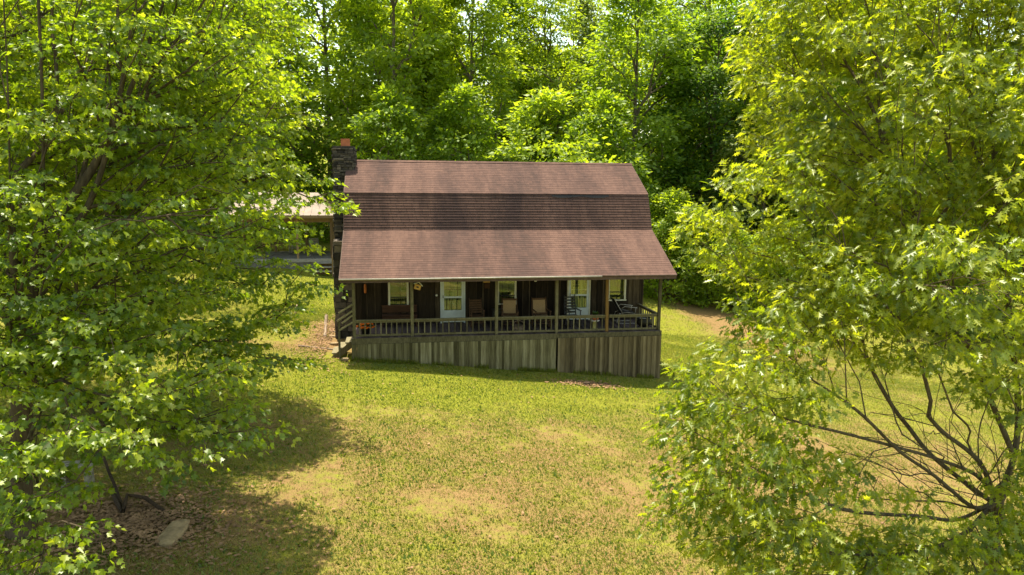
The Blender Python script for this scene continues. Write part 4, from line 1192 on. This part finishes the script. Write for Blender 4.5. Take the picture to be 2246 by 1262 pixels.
# orange hanging on the wall, boards, lamp
b = thing('wall_hanging', 'narrow orange hanging on the dark wall left of the left window', 'decoration', (.37, WY - .05, 1.25))
m = MB(); m.lathe((.37, WY - .10, 1.22), [(.035, 0), (.045, .02), (.045, .30), (.025, .34)], 12); m.build('tube', M['orangewood'], b)
m = MB(); m.tube([(.37, WY - .10, 1.56), (.37, WY - .10, 1.80), (.37, WY - .045, 1.82)], .006, 5); m.build('cord', M['iron'], b)
b = thing('wall_plaque', 'golden brown plaque with a dark board below it, left of the middle window', 'plaque', (4.93, WY - .06, 1.6))
m = MB(); m.box((4.93, WY - .065, 1.72), (.26, .025, .36)); m.build('board', M['plaque'], b, .008)
m = MB(); m.box((4.95, WY - .065, 1.42), (.20, .022, .20)); m.build('lower_board', M['bench'], b, .006)
m = MB(); m.tube([(4.85, WY - .07, 1.90), (4.93, WY - .06, 1.98), (5.01, WY - .07, 1.90)], .006, 5); m.build('cord', M['iron'], b)
b = thing('porch_lamp', 'small white lamp on the dark wall right of the middle window', 'lamp', (6.83, WY - .05, 1.62))
m = MB(); m.lathe((6.83, WY - .12, 1.56), [(.035, 0), (.06, .03), (.055, .10), (.02, .13)], 14); m.build('lamp_shade', M['whiteware'], b)
m = MB(); m.tube([(6.83, WY - .12, 1.69), (6.83, WY - .12, 1.73), (6.83, WY - .05, 1.73)], .012, 6); m.build('bracket', M['iron'], b)
b = thing('wall_plaque', 'thin olive board fixed high on the wall left of the fourth post', 'plaque', (7.15, WY - .06, 1.66))
m = MB(); m.box((7.28, WY - .065, 1.66), (.40, .022, .09)); m.build('board', M['blind'], b)
m = MB(); m.box((7.12, WY - .08, 1.66), (.02, .01, .02)); m.box((7.44, WY - .08, 1.66), (.02, .01, .02)); m.build('hook', M['iron'], b)

# ------------------------------------------------------------------ pavilion behind on the left
PZ = zgf(-3, 19)
pv = thing('pavilion', 'open timber pavilion with a pale hipped metal roof behind the left maple', 'pavilion', (-5, 20, PZ))
ex0, ex1, ey0, ey1, ez = -8.4, -1.98, 17.6, 23.0, 3.38
rx0, rx1, ry, rz_ = -7.2, -3.1, 20.3, 4.62
m = MB(); rg = random.Random(6)
E_ = [(ex0, ey0, ez), (ex1, ey0, ez), (ex1, ey1, ez), (ex0, ey1, ez)]; A0 = (rx0, ry, rz_); A1 = (rx1, ry, rz_)
m.add(E_ + [A0, A1], [(0, 1, 5, 4), (1, 2, 5), (2, 3, 4, 5), (3, 0, 4)])
for k in range(16):            # standing seams on the front slope
    x = ex0 + .2 + k * .41
    xt = min(max(x, rx0), rx1)
    if x < rx0: f_ = (x - ex0) / (rx0 - ex0)
    elif x > rx1: f_ = (ex1 - x) / (ex1 - rx1)
    else: f_ = 1
    a = Vector((x, ey0, ez)); c = Vector((x, ey0 + (ry - ey0) * f_, ez + (rz_ - ez) * f_))
    if f_ > .1: m.beam(a + Vector((0, 0, .012)), c + Vector((0, 0, .012)), .03, .03)
m.build('roof', M['metalroof'], pv)
m = MB()
m.bb(ex0, ex1, ey0 + .01, ey0 + .05, ez - .17, ez - .012); m.bb(ex0, ex1, ey1 - .05, ey1 - .01, ez - .17, ez - .012)
m.bb(ex0 + .01, ex0 + .05, ey0 + .06, ey1 - .06, ez - .17, ez - .012); m.bb(ex1 - .05, ex1 - .01, ey0 + .06, ey1 - .06, ez - .17, ez - .012)
m.build('fascia', M['pavpost'], pv)
fz = PZ + .68
m = MB(); y = 18.0
while y < 22.5: m.bb(-8.0, -2.1, y, y + .135, fz - .04, fz, rg.random()); y += .14
fl = m.build('floor', M['pavdeck'], pv)
m = MB(); m.bb(-8.0, -2.1, 17.96, 17.999, fz - .2, fz - .002, .8); m.bb(-2.099, -2.06, 18, 22.5, fz - .2, fz - .002, .6); m.build('floor_edge', M['pavdeck'], fl)
m = MB(); x = -8.0
while x < -2.15: m.bb(x, x + .19, 18.02, 18.06, PZ - .4, fz - .2, rg.random() * .4); x += .2
m.build('lattice_skirt', M['pavdeck'], pv)
for x in (-2.2, -4.1, -6.0, -7.9):
    for y in (18.1, 22.3):
        m = MB(); m.bb(x - .06, x + .06, y - .06, y + .06, fz, ez - .16, rg.random()); m.build('post', M['pavpost'], pv)
m = MB(); m.bb(-8.0, -2.1, 18.05, 18.15, ez - .42, ez - .161, .4); m.build('header', M['pavpost'], pv)
for k in range(9):
    m = MB(); y = 18.5 + k * .42; m.bb(-2.23, -2.17, y, y + .10, fz, ez - .16, rg.random()); m.build('side_slat', M['pavpost'], pv)
m = MB()
for k in range(3): m.bb(-3.05, -2.15, 17.96 - .30 * (k + 1), 17.955 - .30 * k, fz - .21 * (k + 1) - .04, fz - .21 * (k + 1), .9)
st_ = m.build('steps', M['pavdeck'], pv)
m = MB()
for k in range(3): m.bb(-3.0, -2.2, 17.93 - .30 * k, 17.95 - .30 * k, fz - .21 * (k + 1) - .2, fz - .21 * (k + 1) - .041, .2)
m.build('riser', M['pavpost'], st_)
m = MB(); m.beam((-2.08, 18.0, fz + .85), (-2.08, 16.95, fz + .15), .05, .09, .7); m.beam((-2.08, 18.0, fz + .4), (-2.08, 16.95, fz - .3), .05, .09, .7); m.bb(-2.11, -2.04, 16.92, 17.0, PZ - .3, fz + .2, .6); m.build('handrail', M['pavpost'], st_)
rocker('rocking_chair', 'grey wooden rocking chair on the floor of the pavilion', -3.3, 19.6, .3, 'ladder', M['pavdeck'], None, 1.1, .6, fz)
rocker('rocking_chair', 'rear grey rocking chair half hidden in the shade of the pavilion', -4.6, 20.6, -.2, 'ladder', M['pavdeck'], None, 1.1, .6, fz)

# ------------------------------------------------------------------ things on the ground
def log(name, label, pts, r, cat, mat, seed=1):
    rg = random.Random(seed); P = []
    a = [Vector((p[0], p[1], zgf(p[0], p[1]) + (p[2] if len(p) > 2 else r * .6))) for p in pts]
    for p, q in zip(a[:-1], a[1:]):
        k = max(2, int((q - p).length / .35))
        for i in range(k): P.append(p + (q - p) * (i / k) + Vector((rg.uniform(-1, 1), rg.uniform(-1, 1), rg.uniform(-.3, .5))) * r * .22)
    P.append(a[-1])
    m = MB(); m.tube(P, [r * rg.uniform(.85, 1.12) for _ in P], 9, .6)
    m.t = [rg.random() for _ in m.v]
    o = m.build(name, mat); o.location = P[0]
    for v in o.data.vertices: v.co -= P[0]
    tag(o, label, cat)
log('landscape_timber', 'long thin log lying across the grass left of the porch steps', [(-2.0, 1.5), (-1.2, 1.3), (-.55, 1.12)], .04, 'log', M['timber'], 1)
log('landscape_timber', 'pale log edging the bed beside the stone chimney', [(-1.22, 3.1), (-1.35, 4.6), (-1.55, 7.2)], .06, 'log', M['timber'], 2)
log('landscape_timber', 'short pale log lying in the grass near the maple branches', [(-2.88, 7.4), (-3.05, 9.3)], .05, 'log', M['timber'], 3)
log('landscape_timber', 'bent log lying in the bed near the chimney foot', [(-1.15, 4.3), (-.98, 4.0), (-.86, 3.95)], .045, 'log', M['timber'], 4)
log('fallen_branch', 'dead branch with a long straight limb lying under the close maple', [(-4.33, -9.86, .30), (-3.7, -11.0, .16), (-3.23, -11.9, .05)], .030, 'branch', M['deadwood'], 5)
log('fallen_branch', 'dead crooked branch lying in the leaf litter beside the pale flat rock', [(-3.68, -11.19, .10), (-3.21, -12.0, .10), (-3.26, -11.62, .24), (-2.95, -11.65, .2), (-2.58, -11.87, .06)], .036, 'branch', M['deadwood'], 6)
def rock(name, label, x, y, s, seed, mat, cat='rock', sink=.3):
    g = np.random.default_rng(seed); m = MB(); nu, nv = 18, 10; vs = []; fs = []
    for i in range(nv + 1):
        for j in range(nu):
            th = PI * i / nv; ph = 2 * PI * j / nu
            p = np.array([math.sin(th) * math.cos(ph), math.sin(th) * math.sin(ph), math.cos(th)])
            p = np.sign(p) * np.abs(p) ** .55
            k = 1 + .24 * (vnoise(p[None] + seed, 1.7, seed)[0] - .5) + .12 * (vnoise(p[None] + seed, 4.5, seed)[0] - .5)
            vs.append(tuple(p * k * np.array(s)))
    for i in range(nv):
        for j in range(nu):
            j2 = (j + 1) % nu; fs.append((i * nu + j, (i + 1) * nu + j, (i + 1) * nu + j2, i * nu + j2))
    m.add(vs, fs, .5)
    o = m.build(name, mat); o.location = (x, y, zgf(x, y) + s[2] * (1 - sink)); tag(o, label, cat)
    return o
o = rock('flat_rock', 'pale flat rock slab lying in dry leaves beside a dead branch', -2.2, -12.65, (.17, .46, .085), 3, M['rock'], sink=.5); o.rotation_euler = (0, 0, -.06)
for i, (x, y, s, lb) in enumerate(((-.95, 3.2, .12, 'small stone by the foot of the chimney near the bent log'), (-.78, 2.0, .14, 'small pale stone beside the porch steps'), (-.62, 1.5, .10, 'small stone lying just left of the newel post'), (-.25, -.2, .12, 'small stone at the left corner of the porch skirt'), (7.9, -1.62, .13, 'small dark stone on the bare patch in front of the porch'))):
    rock('stone', lb, x, y, (s, s * .8, s * .45), 10 + i, M['rock'] if i < 4 else M['deadwood'])
b = thing('garden_bench', 'low mossy concrete bench in the shade under the close maple', 'bench', (-4.42, -10.75, zgf(-4.42, -10.75)))
z0 = zgf(-4.42, -10.75)
m = MB(); m.box((-4.42, -10.75, z0 + .40), (.62, .34, .07)); m.build('seat', M['conc'], b, .015)
for s in (-1, 1):
    m = MB(); m.box((-4.42 + s * .2, -10.75, z0 + .16), (.10, .26, .42), None, .5, .85); m.build('leg', M['conc'], b, .01)
